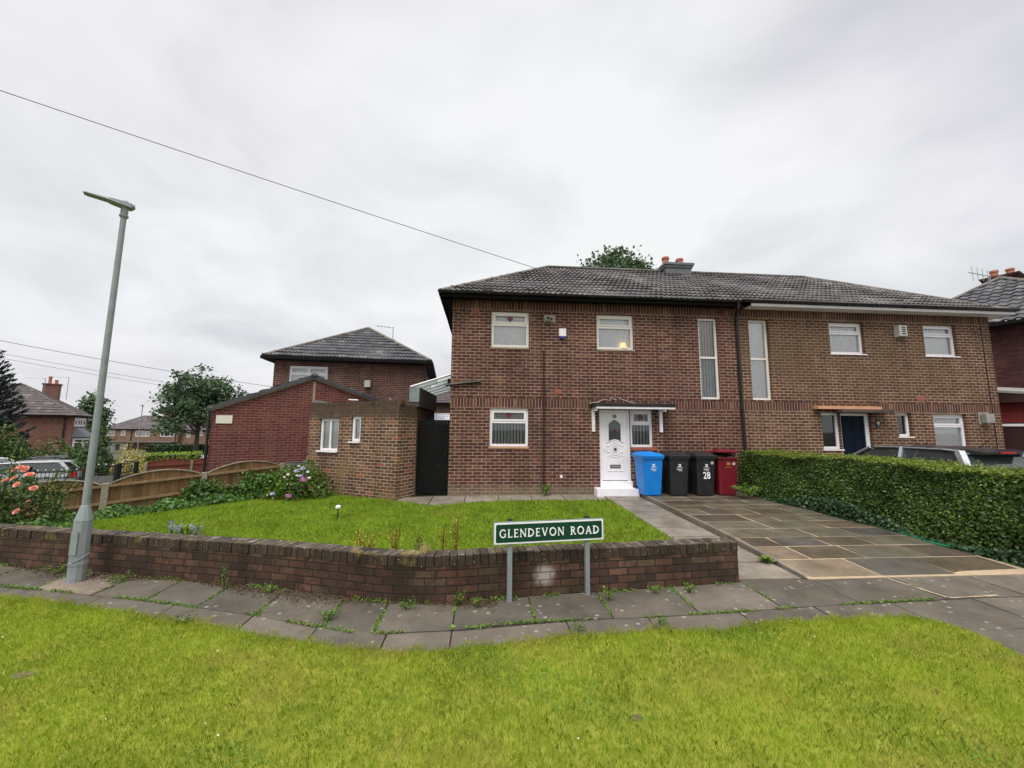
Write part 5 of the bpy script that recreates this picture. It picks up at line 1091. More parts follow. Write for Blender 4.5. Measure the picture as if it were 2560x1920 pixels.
FL = [(-7.92, 7.35, .99), (-7.84, 7.33, 1.02), (-7.78, 7.35, .99), (-7.67, 7.32, .90), (-7.82, 7.25, .85), (-7.92, 7.22, .82), (-7.66, 7.15, .76), (-7.40, 7.15, .70), (-8.10, 7.2, .78), (-8.22, 7.2, .75), (-8.02, 7.10, .44), (-7.55, 7.10, .34), (-7.42, 7.12, .50), (-7.83, 7.08, .25), (-8.45, 7.2, .9), (-8.7, 7.2, .6)]
for i, p in enumerate(FL):
    if bm0 is None: o = bm0 = bloom_mesh('rose').build('bloom', 'petal_coral', rose, False, tint=True)
    else: o = bm0.copy(); COL.objects.link(o); o.parent = rose
    o.location = Vector(p)-Vector(rose.location); o.rotation_euler = (R(random.uniform(20, 65)), R(random.uniform(-15, 15)), random.uniform(-.4, .6)); s_ = random.uniform(.75, 1.1)*(.6 if i in (12,) else 1); o.scale = (s_, s_, s_)
hyd = bush('hydrangea', 'hydrangea bush with blue and pink flower heads beside the brick outhouse', 'bush', (-4.72, 10.72, gz(-4.7, 10.5)), .78, .48, .80, 2600, .085, 'leaf_hydrangea', spread=.7)
bm1 = {}
for p, m_, s_ in (((-4.63, 10.28, .64), 'petal_blue', 1.15), ((-4.50, 10.32, .70), 'petal_blue', 1.1), ((-4.50, 10.22, .53), 'petal_blue', .9), ((-4.42, 10.20, .44), 'petal_pink', 1.25), ((-4.72, 10.15, .06), 'petal_pink', 1.1), ((-5.18, 10.30, .08), 'petal_blue', 1.0), ((-4.82, 10.25, .56), 'petal_white', .7), ((-4.60, 10.24, .54), 'petal_white', .6), ((-4.36, 10.28, .62), 'petal_white', .7), ((-4.30, 10.24, .48), 'petal_white', .7), ((-4.9, 10.25, .50), 'petal_white', .55), ((-4.62, 10.35, .76), 'petal_white', .6)):
    if m_ not in bm1: o = bm1[m_] = bloom_mesh('hyd').build('bloom', m_, hyd, False, tint=True)
    else: o = bm1[m_].copy(); COL.objects.link(o); o.parent = hyd
    o.location = Vector(p)-Vector(hyd.location); o.scale = (s_, s_, s_*.85); o['label'] = {'petal_blue': 'lilac blue flower head', 'petal_pink': 'pink flower head', 'petal_white': 'small cream flower bud'}[m_]
bush('shrub', 'leafy green shrub against the brown fence, nearer the concrete post', 'shrub', (-6.92, 10.45, gz(-6.9, 10.4)), .48, .36, .55, 1100, .085, 'leaf_ground', 'shrubs along the fence')
bush('shrub', 'bushy green shrub against the brown fence, nearer the hydrangea', 'shrub', (-5.98, 11.05, gz(-6, 11)), .62, .40, .62, 1500, .085, 'leaf_ground', 'shrubs along the fence')
bush('shrub', 'pale climbing shrub where the brown fence meets the grey panel', 'shrub', (-5.45, 11.35, gz(-5.4, 11.3)), .42, .30, .70, 700, .07, 'leaf_hydrangea', 'shrubs along the fence')
n = 9000; f = RNG.random(n); P = np.column_stack([-9.6+4.0*f, 8.25+3.25*f]); off = RNG.uniform(0, 1, n); wd_ = (.75-.25*f)*off+.12; P = P+np.column_stack([.60*wd_, -.80*wd_]); z = gzv(P)+RNG.uniform(.02, 1, n)*(.11*(1-off**2)+.03+.12*f)*(.8+.35*np.sin(f*37))
stuff(leaves('ground_cover', np.column_stack([P, z]), .085, 'leaf_ground', None, False, N=np.array([[.25, -.4, .9]]), spread=.7, aspect=.75), 'low green leafy ground cover along the foot of the brown fence', 'ground cover')
n = 3200; P = np.column_stack([RNG.uniform(-9.4, -6.6, n), np.zeros(n)]); P[:, 1] = np.interp(P[:, 0], [-9.4, -6.81, -5.13], [7.03, 6.30, 5.83])+.24+RNG.uniform(0, .75, n); z = gzv(P)+.02+RNG.uniform(0, .30, n)
stuff(leaves('ground_cover', np.column_stack([P, z]), .085, 'leaf_ground', None, False, N=np.array([[.2, -.5, .8]]), spread=.7, aspect=.7), 'dark green leafy ground cover behind the wall under the roses', 'ground cover')

def sprig(name, label, cat, loc, h, r0, n, size, mat, stem='twig', group=None, D=None):
    r_ = thing(name, label, cat, loc, 0, group); mb = MB(); P = []
    for i in range(max(3, n//14)):
        a = random.uniform(0, 6.28); rr_ = r0*random.uniform(.2, 1); tp = Vector((rr_*math.cos(a), rr_*math.sin(a), h*random.uniform(.7, 1.05))); mb.tube([(0, 0, -.01), tp*.5+Vector((0, 0, h*.08)), tp], [.004, .003, .0015], 4)
        for k in range(14): f = random.uniform(.2, 1); P.append(tp*f+Vector((random.gauss(0, .02), random.gauss(0, .02), random.gauss(0, .015)+.02)))
    mb.build('stems', stem, r_); leaves('foliage', np.array([tuple(p) for p in P]), size, mat, r_, False, D=D); return r_
for x, y, h, r0, n, mt, lab in ((-1.59, 6.42, .19, .26, 300, 'leaf_gold', 'low yellow-leaved plant behind the low wall, widest of the row of weeds'), (-1.17, 6.36, .24, .14, 150, 'leaf_red', 'reddish weed behind the low wall next to the yellow-leaved plant'), (-.82, 6.27, .20, .12, 130, 'leaf_bush', 'dark green weed behind the low wall, between the reddish ones'), (-.50, 6.22, .27, .07, 70, 'leaf_red', 'slim rusty red weed behind the low wall beside the tall gold one'), (-.32, 6.22, .34, .12, 120, 'leaf_gold', 'tall spindly golden weed behind the low wall, nearest the street sign')):
    sprig('weed', lab, 'weed', (x, y-.75, gz(x, y-.75)+.02), h+.28, r0*.9, n, .034, mt, 'leaf_red', 'weeds behind the low wall')
r_ = thing('straw_grass', 'dry straw-coloured tuft growing out of the low wall coping', 'weed', (-.62, 4.60, gz(-.6, 4.5)+.485)); P = RNG.normal(0, .02, (70, 2)); a = RNG.uniform(0, 6.28, 70); l = RNG.uniform(.05, .13, 70)
V = []
for (x, y), b_, q in zip(P, a, l): V += [(x-.0025, y, 0), (x+.0025, y, 0), (x+math.cos(b_)*q*.7, y+math.sin(b_)*q*.7, q)]
nmesh('blades', np.array(V), 3, 'leaf_straw', RNG.random(70), r_)
pf = thing('flowering_plant', 'small plant with grassy leaves and bluish flower spikes behind the wall', 'plant', (-4.55, 6.45, gz(-4.5, 6.4))); mb = MB(); P = []
for x, y, h in ((-.12, 0, .50), (-.06, .05, .42), (.20, -.02, .44), (.26, .04, .40)):
    mb.tube([(x*.5, y, 0), (x, y, h)], [.005, .004], 4)
    for k in range(60): P.append((x+random.gauss(0, .018), y+random.gauss(0, .018), h-.16*random.random()))
mb.build('stems', 'leaf_bush', pf); leaves('flower_spikes', np.array(P), .03, 'petal_blue', pf); V = []
for i in range(60):
    b_ = random.uniform(0, 6.28); q = random.uniform(.38, .60); x, y = random.gauss(.05, .08), random.gauss(0, .04); c_, s_ = math.cos(b_), math.sin(b_); w_ = .011
    V += [(x, y, 0), (x+c_*q*.35-s_*w_, y+s_*q*.35+c_*w_, q*.72), (x+c_*q*.62, y+s_*q*.62, q*.80), (x+c_*q*.35+s_*w_, y+s_*q*.35-c_*w_, q*.72)]
nmesh('leaves', np.array(V), 4, 'leaf_weed', RNG.random(60), pf)
r_ = thing('garden_light', 'little white globe solar light on a stake in the lawn', 'lamp', (-2.88, 8.3, gz(-2.9, 8.3))); mb = MB(); mb.tube([(0, 0, -.02), (0, 0, .22)], .012, 6); mb.build('stake', 'rust_pipe', r_); mb = MB(); blob(mb, (0, 0, .25), .052, 14, 8, (1, 1, .8), 0); mb.build('globe', 'letter_white', r_, smooth=True)
fn = thing('fern', 'bright green fern growing between the red bin and the hedge', 'fern', (6.86, 9.62, gz(6.9, 9.6)+.07)); P = []; mb = MB(); NN = []
for i in range(13):
    a = random.uniform(0, 6.28); L0 = random.uniform(.46, .70); prev = Vector((0, 0, 0)); pts = []
    for k in range(9): f = k/8; pts.append(Vector((math.cos(a)*L0*.75*f, math.sin(a)*L0*.75*f, L0*(1.05*f-.55*f*f))))
    mb.tube(pts, [.005-.0004*k for k in range(9)], 4); sd_ = Vector((-math.sin(a), math.cos(a), 0))
    for k in range(2, 9):
        for s_ in (-1, 1):
            for j in range(4): P.append(pts[k]+sd_*s_*(.02+.028*j)*(1.25-k/9)+Vector((0, 0, -.008*j))+(pts[k]-pts[k-1])*random.random())
mb.build('fronds', 'leaf_weed', fn); leaves('foliage', np.array([tuple(p) for p in P]), .045, 'leaf_weed', fn, N=np.array([[0, -.2, 1.0]]), spread=.35, aspect=.5)
def rosette(label, loc, n, l, mat='leaf_weed', group='weeds between the paving flags', wide=.22):
    r_ = thing('weed', label, 'weed', loc, random.uniform(0, 6), group); V = []
    for i in range(n): b_ = random.uniform(0, 6.28); q = l*random.uniform(.5, 1); e = random.uniform(.25, .8); c, s_ = math.cos(b_), math.sin(b_); w_ = q*wide; V += [(0, 0, .004), (c*q*.55*e-s_*w_, s_*q*.55*e+c*w_, q*.5*(1.1-e)), (c*q*e, s_*q*e, q*.55*(1-e)+.008), (c*q*.55*e+s_*w_, s_*q*.55*e-c*w_, q*.5*(1.1-e))]
    nmesh('leaves', np.array(V), 4, mat, RNG.random(n), r_); return r_
rosette('dandelion-like weed growing against the kerb of the drive', (4.05, 5.42, gz(4, 5.4)+.01), 26, .22); sprig('weed', 'leafy weed at the foot of the rusty waste pipe', 'weed', (1.70, 10.40, .0), .30, .22, 150, .055, 'leaf_weed', 'leaf_weed', 'weeds between the paving flags')
for i, (x, y, h, r0, n, lab) in enumerate(((.72-.95, 4.40, .19, .12, 90, 'tall feathery weed at the foot of the wall just left of the sign'), (-.02, 4.34, .10, .06, 60, 'leafy weed at the wall foot left of the left sign post'), (1.44, 4.42, .12, .08, 80, 'weed sprouting from the flag joint right of the right sign post'), (2.42, 4.55, .10, .10, 90, 'low weed at the wall foot near its right end'), (2.05, 4.56, .06, .10, 60, 'small clump of weed at the wall foot between sign and wall end'), (-.75, 4.36, .07, .16, 110, 'spreading weed at the wall foot at the bend of the wall'), (-1.5, 3.92+.30, .08, .14, 90, 'weed clump in the flag joint left of the wall bend'), (-2.45, 4.93, .08, .15, 80, 'weed clump at the wall foot between street lamp and wall bend'), (-3.02, 5.08, .26, .06, 70, 'upright ferny weed growing against the left stretch of the wall'), (-4.5, 5.42, .07, .16, 90, 'weed clump at the wall foot just right of the street lamp'), (-5.6, 5.85, .07, .18, 90, 'weed clump at the wall foot left of the street lamp'), (-2.9, 4.28, .05, .14, 80, 'grassy weed on the flags near the verge edge on the left'), (.95, 3.80, .06, .08, 60, 'weed on the flags below the sign close to the verge'), (1.75, 3.85, .05, .08, 60, 'weed on the flags at the verge edge right of the sign'))):
    sprig('weed', lab, 'weed', (x, y, gz(x, y)+.002), h, r0, n, .026, 'leaf_weed', 'leaf_weed', 'weeds between the paving flags')
JO = []
for a, b in zip(MIDC[1:-2], MIDC[2:-1]):
    L0 = math.hypot(b[0]-a[0], b[1]-a[1])
    for k in range(int(L0*330)):
        f = random.random(); x, y = a[0]+(b[0]-a[0])*f, a[1]+(b[1]-a[1])*f
        if math.sin(x*3.1)+.7*math.sin(x*7.7+1) > -.25: JO.append((x+random.gauss(0, .004), y+random.gauss(0, .012), gz(x, y)+random.uniform(0, .022)))
for x in xs[2:16]:
    y0, y1 = lerp_curve(MIDC, x), lerp_curve(WALLC, x)
    for k in range(int((y1-y0)*330)):
        f = random.random()**1.0
        if math.sin(x*13+f*5) > -.55: JO.append((x+random.gauss(0, .012), y0+(y1-y0)*f, gz(x, y0)+random.uniform(0, .022)))
for k in range(2600):
    x = random.uniform(-6.8, 3.1); y = lerp_curve(WALLC, x)-abs(random.gauss(0, .035))-.004
    if math.sin(x*4.3)+math.sin(x*9.1) > .2: JO.append((x, y, gz(x, y)+random.uniform(0, .03)))
stuff(leaves('joint_weeds', np.array(JO), .020, 'leaf_weed', None, False, N=np.array([[0, -.3, 1.0]]), spread=.7, aspect=.7), 'tiny weeds and moss filling the joints between the pavement flags', 'weeds')
n = 9000; x = RNG.uniform(-6.9, .2, n); y = np.array([lerp_curve(WALLC, a) for a in x])-np.abs(RNG.normal(0, .13, n))*(.6+.5*np.sin(x*2.1)); stuff(leaves('moss', np.column_stack([x, y-.005, gzv(np.column_stack([x, y]))+RNG.uniform(.001, .010, n)]), .022, 'moss_brown', None, False, N=np.array([[0, 0, 1.0]]), spread=.5), 'brown moss and leaf litter along the foot of the low wall', 'moss')
n = 2200; VPd = scatter([(-7, 1.3), (4.6, 1.3), (4.6, 4), (-7, 5.4)], n); VPd = VPd[inpoly(VPd, VERGE)]; VPd = VPd[np.sin(VPd[:, 0]*2.3)+np.sin(VPd[:, 1]*3.1+VPd[:, 0]) > .9][:28]
stuff(leaves('daisies', np.column_stack([VPd, gzv(VPd)+.052]), .013, 'petal_white', None, False, N=np.array([[0, -.3, 1.0]]), spread=.25, aspect=1.0), 'scattered white daisies in the mown verge grass', 'daisies')

CL = scatter([(-7, 1.3), (4.6, 1.3), (4.6, 4), (-7, 5.4)], 60000); CL = CL[inpoly(CL, VERGE)]; CL = CL[np.sin(CL[:, 0]*2.9+1.3*np.sin(CL[:, 1]*2.1))+np.sin(CL[:, 1]*4.3+CL[:, 0]*1.7) > 1.25][:5200]
stuff(leaves('clover', np.column_stack([CL, gzv(CL)+.012+RNG.uniform(.008, .034, len(CL))]), .013, 'leaf_clover', None, False, N=np.array([[0, -.2, 1.0]]), spread=.35, aspect=.95), 'patches of darker green clover low in the mown verge grass', 'clover')

# ------------------------------------------------------------------ cars
def car(label, loc, rz, paint, kind='hatch', group=None, roofm=None):
    r_ = thing('car', label, 'car', loc, rz, group); L0 = 1.92 if kind == 'hatch' else 2.3; W_ = .87; hb = .93; ht = 1.47
    sec = [(-L0, .60, .32, .62), (-L0+.06, .74, .26, .80), (-L0+.45, .85, .22, .90), (-.6, .88, .20, hb), (.6, .88, .20, hb), (1.2, .88, .20, hb-.01), (L0-.75, .86, .22, .86), (L0-.25, .78, .24, .74), (L0-.03, .62, .30, .62)]   # front at +x
    def ring(x, w_, zb, zt): return [Vector((x, s_*w_*k, z)) for s_, k, z in ((-1, .92, zb), (-1, 1.0, zb+.22), (-1, 1.0, zt-.16), (-1, .94, zt), (-1, .5, zt+.03), (1, .5, zt+.03), (1, .94, zt), (1, 1.0, zt-.16), (1, 1.0, zb+.22), (1, .92, zb))]
    b = MB(); b.loft([ring(*q) for q in sec]); body = b.build('body', paint, r_, smooth=38)
    xr, xrt, xft, xf = -L0+.18, -L0+.62, .35, 1.12
    if kind == 'hatch': xr, xrt = -L0+.12, -L0+.48
    gs = [(xr, .80, .80, hb-.02, hb+.02), (xrt, .80, .63, hb-.02, ht-.06), (xrt+.5, .82, .64, hb-.02, ht), (-.35, .83, .65, hb-.02, ht), (xft, .82, .62, hb-.02, ht-.05), (xf, .76, .74, hb-.04, hb)]
    g = MB(); g.loft([[Vector((x, -wb, zb)), Vector((x, -wt, zt-.03)), Vector((x, -wt*.86, zt)), Vector((x, wt*.86, zt)), Vector((x, wt, zt-.03)), Vector((x, wb, zb))] for x, wb, wt, zb, zt in gs]); g.build('window_glass', 'car_glass', r_, smooth=30)
    rf = MB(); rs = [(xrt-.10, .62, ht-.075), (xrt, .635, ht-.045), (xrt+.5, .655, ht+.008), (-.35, .665, ht+.010), (xft, .625, ht-.038), (xft+.05, .61, ht-.06)]
    rf.loft([[Vector((x, -w_, z-.045)), Vector((x, -w_*.88, z)), Vector((x, 0, z+.018)), Vector((x, w_*.88, z)), Vector((x, w_, z-.045))] for x, w_, z in rs], closed=False); rf.build('roof', roofm or paint, r_, smooth=40)
    pm = MB()
    for s_ in (-1, 1):
        for (xa, za, wa), (xb_, zb_, wb_), rr_ in (((xf-.02, hb, .79), (xft, ht-.06, .645), .035), ((-.42, hb, .835), (-.38, ht-.03, .665), .045), ((xr+.10, hb, .825), (xrt, ht-.09, .655), .085), ((xrt+.55, ht-.04, .668), (xft-.1, ht-.045, .655), .02), ((xrt, ht-.06, .65), (xrt+.55, ht-.04, .668), .02)): pm.tube([(xa, s_*wa, za), ((xa+xb_)/2, s_*((wa+wb_)/2+.012), (za+zb_)/2+.01), (xb_, s_*wb_, zb_)], rr_, 6)
    pm.build('pillars', paint, r_, smooth=50)
    for x in (-L0+.82, L0-.86):
        for s_ in (-1, 1):
            w_ = MB(); w_.tube([(x, s_*.70, .31), (x, s_*.89, .31)], .31, 22); wo = w_.build('wheel', 'rubber', r_, smooth=40); q = MB(); q.tube([(x, s_*.891, .31), (x, s_*.90, .31)], .20, 16); q.build('rim', 'silver', wo)
    for s_ in (-1, 1):
        q = MB(); q.box(L0-.42, L0-.10, s_*.60-.13, s_*.60+.13, .60, .72); q.build('headlight', 'letter_white', r_, bevel=.03); q = MB(); q.box(-L0+.02, -L0+.22, s_*.70-.10, s_*.70+.10, .66, .90); q.build('tail_light', 'red_lens', r_, bevel=.02)
        q = MB(); q.box(.78, .92, s_*.95-.10, s_*.95+.10, hb, hb+.14); q.build('wing_mirror', paint, r_, bevel=.04)
        q = MB(); q.box(-.30, -.12, s_*.887-.012, s_*.887+.012, .76, .79); q.build('door_handle', paint, r_)
    sp_ = MB(); sp_.loft([[Vector((xrt-.26, -.52, ht-.085)), Vector((xrt-.26, .52, ht-.085)), Vector((xrt-.26, .52, ht-.06)), Vector((xrt-.26, -.52, ht-.06))], [Vector((xrt+.04, -.60, ht-.05)), Vector((xrt+.04, .60, ht-.05)), Vector((xrt+.04, .60, ht-.015)), Vector((xrt+.04, -.60, ht-.015))]]); so_ = sp_.build('spoiler', roofm or paint, r_, bevel=.008)
    bl = MB(); bl.box(xrt-.285, xrt-.262, -.16, .16, ht-.09, ht-.058); bl.build('brake_light', 'red_lens', so_)
    an = MB(); an.tube([(xrt+.15, 0, ht), (xrt-.12, 0, ht+.26)], [.008, .004], 5); an.build('radio_aerial', 'iron_black', r_); return r_
car('silver hatchback with black roof parked beyond the clipped hedge', (10.10, 8.50, gz(10, 8.3)+.02), R(90.5), 'car_silver', 'hatch', 'parked cars', 'car_dark')
car('grey estate car parked beyond the iron railings on the left', (-22.6, 20.8, gz(-22.6, 20.8)+.0), R(213), 'car_grey', 'estate', 'parked cars')
car('white car at the left edge, mostly hidden behind the grey estate', (-29.6, 26.0, gz(-29.6, 26)), R(20), 'car_white', 'hatch', 'parked cars')
car('dark car parked behind the grey estate by the bay-windowed house', (-27.6, 28.4, gz(-27.6, 28.4)), R(30), 'car_dark', 'hatch', 'parked cars')

# ------------------------------------------------------------------ houses behind and beside
def simple_house(label, loc, rz, W_, Dp, eave, rise, hips, brickm, roofm, wins, left=True, ov=.3, chim=None, step=.05, pitch=.36, group='brick houses', soffit='black_paint'):
    """local x along the front, y back, front wall at y=0; wins = (face, x0, x1, z0, z1, kwargs)"""
    h_ = thing('house', label, 'house', loc, rz, group); mb = MB(); base = -1.2
    facade(mb, 0, W_, base, eave, [w_[1:5] for w_ in wins if w_[0] == 'f'], 0, .09)
    mb.face([(W_, 0, base), (W_, Dp, base), (W_, Dp, eave), (W_, 0, eave)]); mb.face([(0, Dp, base), (0, 0, base), (0, 0, eave), (0, Dp, eave)]); mb.face([(W_, Dp, base), (0, Dp, base), (0, Dp, eave), (W_, Dp, eave)])
    mb.build('wall', brickm, h_)
    for w_ in wins:
        if w_[0] == 'f': window(h_, *w_[1:5], .05, **w_[5])
    hip_roof(h_, -ov, W_+ov, -ov, Dp+ov, eave-.02, rise, hips, roofm, 'ridge_stone', face_list='fblr', step=step, pitch=pitch)
    ev = MB(); ev.box(-ov-.02, W_+ov+.02, -ov-.05, -.004, eave-.16, eave-.03); ev.box(W_+.004, W_+ov+.05, .0, Dp+ov, eave-.16, eave-.03); ev.box(-ov-.05, -.004, 0, Dp+ov, eave-.16, eave-.03); ev.build('eaves_board', soffit, h_)
    if chim: chimney(h_, *chim, brickm)
    return h_
b_h = thing('house', 'brick house with leaded bedroom window rising behind the garage roof', 'house', (-9.05, 17.30, 0), R(5), 'brick houses')
mb = MB(); ops_ = [(.62, 2.20, 3.55, 4.42)]; W_ = 6.35; facade(mb, 0, W_, -.5, 4.9, ops_, 0, .09)
mb.face([(W_, 0, -.5), (W_, 8, -.5), (W_, 8, 4.9), (W_, 0, 4.9)]); mb.face([(0, 8, -.5), (0, 0, -.5), (0, 0, 4.9), (0, 8, 4.9)]); mb.build('wall', 'brick_back', b_h)
window(b_h, *ops_[0], .05, transom=.42, mull=[.5], curtain='net', mat='white_upvc', lead=True)
hz_ = 4.78; run = 3.5; hx_ = (W_+.7)/2; A_ = Vector((W_/2, -.35+run, hz_+2.25)); rf = tiled('roof', b_h, (-.35, -.35, hz_), (1, 0, 0), (0, run, 2.25), 0, W_+.7, math.hypot(run, 2.25), [((-.35, -.35, 0), (-run, hx_, 0)), ((W_+.35, -.35, 0), (run, hx_, 0))], 'roof_tile_dark')
tiled('side_slope', rf, (W_+.35, -.35, hz_), (0, 1, 0), (-hx_, 0, 2.25), 0, 8.5, math.hypot(hx_, 2.25), [((W_+.35, -.35, 0), (-run, -hx_, 0))], 'roof_tile_dark', step=.06); tiled('side_slope', rf, (-.35, 8.1, hz_), (0, -1, 0), (hx_, 0, 2.25), 0, 8.45, math.hypot(hx_, 2.25), [((-.35, -.35, 0), (run, -hx_, 0))], 'roof_tile_dark', step=.06)
rd = MB(); ridge(rd, (-.3, -.3, hz_+.06), A_+Vector((0, 0, .04))); ridge(rd, (W_+.3, -.3, hz_+.06), A_+Vector((0, 0, .04))); ridge(rd, A_+Vector((0, 0, .04)), A_+Vector((0, 5, .04))); rd.build('ridge_capping', 'ridge_stone', rf)
ev = MB(); ev.box(-.40, W_+.40, -.42, -.004, hz_-.14, hz_+.0); ev.box(W_+.004, W_+.42, -.003, 8.1, hz_-.14, hz_); ev.box(-.42, -.004, -.003, 8.1, hz_-.14, hz_); ev.build('eaves_board', 'black_paint', b_h)
q = MB(); q.loft([[(3.78, -.004, 3.53), (4.06, -.004, 3.53), (4.06, -.004, 3.86), (3.78, -.004, 3.86)], [(3.80, -.14, 3.55), (4.04, -.14, 3.55), (4.04, -.14, 3.84), (3.80, -.14, 3.84)]]); q.build('flue_vent', 'vent_cream', b_h)
chimney(b_h, 4.05, 4.4, 5.5, 6.55, .7, .6, [(-.15, 0, .35), (.22, 0, .2)], 'brick_back')
q = MB(); q.tube([(W_+.06, -.06, 4.5), (W_+.06, -.06, 0)], .04, 8); q.build('downpipe', 'black_plastic', b_h)
aerial('aerial', 'tv aerial beside the chimney pot of the house behind the garage', (-5.0, 21.3, 6.2), R(15), 1.10, 5, .9, True)

flh = thing('house', 'orange brick house with white bay windows at the far left', 'house', (-44.2, 38.88, -2.0), R(32), 'brick houses')
mb = MB(); W_, Dp, ez = 4.7, 5.2, 4.70
mb.face([(-5, 0, -1), (W_, 0, -1), (W_, 0, ez), (-5, 0, ez)]); mb.face([(W_, 0, -1), (W_, Dp, -1), (W_, Dp, ez), (W_, 0, ez)]); mb.face([(-5, Dp, -1), (-5, 0, -1), (-5, 0, ez), (-5, Dp, ez)]); mb.build('wall', 'brick_orange', flh)
hip_roof(flh, -5.3, W_+.35, -.35, Dp+.35, ez, 3.0, (4.5, 4.5), 'roof_tile_brown', 'ridge_stone', step=.075)
chimney(flh, 2.1, 3.9, 5.4, 8.0, 1.1, .8, [(-.2, 0, .75), (.25, 0, .4)], 'brick_orange')
ev = MB(); ev.box(-5.4, W_+.4, -.40, -.004, ez-.15, ez); ev.box(W_+.004, W_+.40, 0, Dp+.3, ez-.15, ez); ev.build('eaves_board', 'black_paint', flh)
bay = MB(); pro = [(W_, .8), (W_+.7, 1.3), (W_+.7, 3.7), (W_, 4.2)]
bay.prism([pro[0], pro[1], pro[2], pro[3]], -1, 1.0); bay.prism([pro[0], pro[1], pro[2], pro[3]], 2.45, 2.55); bo = bay.build('bay', 'brick_orange', flh); q = MB()
q.loft([[Vector((p[0], p[1], 2.56)) for p in ((W_, .4), (W_+.95, 1.1), (W_+.95, 3.9), (W_, 4.6))], [Vector((p[0], p[1], 3.5)) for p in ((W_, .9), (W_+.08, 1.2), (W_+.08, 3.8), (W_, 4.1))]]); q.build('bay_roof', 'slate_grey', bo)
def bay_win(a, b, z0, z1, parent):
    r2_ = bpy.data.objects.new('window', None); 
    d_ = Vector((b[0]-a[0], b[1]-a[1])); L0 = d_.length; d_.normalize(); nv = Vector((d_.y, -d_.x)); mb = MB(); P = lambda u, o, z: Vector((a[0]+d_.x*u+nv.x*o, a[1]+d_.y*u+nv.y*o, z))
    def bar(u0, u1, za, zb_): A = [P(u0, .03, za), P(u1, .03, za), P(u1, .03, zb_), P(u0, .03, zb_)]; B_ = [P(u0, -.03, za), P(u1, -.03, za), P(u1, -.03, zb_), P(u0, -.03, zb_)]; mb.loft([A, B_])
    f = .17; bar(0, f, z0, z1); bar(L0-f, L0, z0, z1); bar(f, L0-f, z0, z0+f); bar(f, L0-f, z1-f, z1); bar(f, L0-f, z1-(z1-z0)*.32, z1-(z1-z0)*.32+f*.8)
    if L0 > 1.5: bar(L0/2-f/2, L0/2+f/2, z0+f, z1-f)
    w_ = mb.build('window', 'white_upvc', parent); g = MB(); g.face([P(.02, 0, z0), P(L0-.02, 0, z0), P(L0-.02, 0, z1), P(.02, 0, z1)]); g.build('pane', 'car_glass', w_); bpy.data.objects.remove(r2_)
for a, b in zip(pro, pro[1:]): bay_win(a, b, 1.0, 2.45, flh)
up_ = [(W_+.012, .6), (W_+.02, 1.5), (W_+.02, 3.3), (W_+.012, 4.4)]
for a, b in zip(up_, up_[1:]): bay_win(a, b, 3.62, 4.50, flh)
q = MB(); q.tube([(W_-.5, -.07, 4.5), (W_-.5, -.07, -1)], .06, 8); q.build('downpipe', 'black_plastic', flh)
aerial('aerial', 'tv aerial left of the chimney on the orange brick house', (-44.5, 42.6, 4.4), R(20), 2.1, 3, 1.5, True, 'tv aerials on the left house'); aerial('aerial', 'taller tv aerial behind the chimney on the orange brick house', (-43.6, 43.9, 4.4), R(15), 2.4, 4, 1.5, True, 'tv aerials on the left house')

ter = simple_house('long brown brick terrace with white windows and tile roof in the far distance', (-82.0, 91.0, -3.3), R(-1), 15.5, 8.5, 4.35, 3.0, (4.6, 4.6), 'brick_far', 'roof_tile_brown',
   [('f', .3, 2.4, 2.9, 4.0, dict(transom=None, mull=[.5], curtain='net', mat='white_upvc', fw=.10, fine=False)), ('f', 3.6, 4.6, 2.9, 4.0, dict(transom=None, curtain='net', mat='white_upvc', fw=.10, fine=False)), ('f', 6.6, 9.6, 2.75, 4.0, dict(transom=None, mull=[.27, .73], curtain='net', mat='white_upvc', fw=.12, fine=False)), ('f', 11.8, 14.6, 2.75, 4.0, dict(transom=None, mull=[.27, .73], curtain=None, mat='white_upvc', fw=.12, fine=False)),
    ('f', .9, 2.9, -.9, 1.35, dict(transom=None, curtain='net', mat='vent_grey', fw=.1, fine=False)), ('f', 3.5, 5.3, -.9, 1.35, dict(transom=None, curtain='net', mat='vent_grey', fw=.1, fine=False))], chim=(10.2, 3.6, 6.2, 8.3, 1.1, .8, [(0, 0, .5)]), step=.15, pitch=.5)
q = MB(); q.box(-1, 15.4, -1.6, -.05, 1.5, 1.62); q.build('porch_roof', 'slate_grey', ter)
q = MB()
q.tube([(5.9, -.08, 4.2), (5.9, -.08, -1)], .07, 6); q.build('downpipe', 'black_plastic', ter); q = MB(); q.tube([(15.1, -.08, 4.2), (15.1, -.08, -1)], .07, 6); q.build('downpipe', 'black_plastic', ter)
simple_house('lower end block of the far brown brick terrace behind the street tree', (-66.4, 91.6, -3.3), R(-1), 14, 8, 4.2, 2.4, (0, 4), 'brick_far', 'roof_tile_brown', [('f', 1.1, 1.9, 2.6, 4.0, dict(transom=None, curtain='net', mat='white_upvc', fw=.1, fine=False)), ('f', 3.4, 4.5, 2.9, 4.0, dict(transom=None, curtain='net', mat='white_upvc', fw=.1, fine=False))], step=.15, pitch=.5)
simple_house('brown roofed house seen far off through the gap beside the outhouse', (-5.6, 34, -1.0), R(20), 9, 8, 5.0, 2.6, (4, 4), 'brick_back', 'roof_tile_brown', [], step=.075, chim=(5.2, 4, 6.5, 8.3, .6, .5, [(-.1, 0, .25), (.15, 0, .25)]))
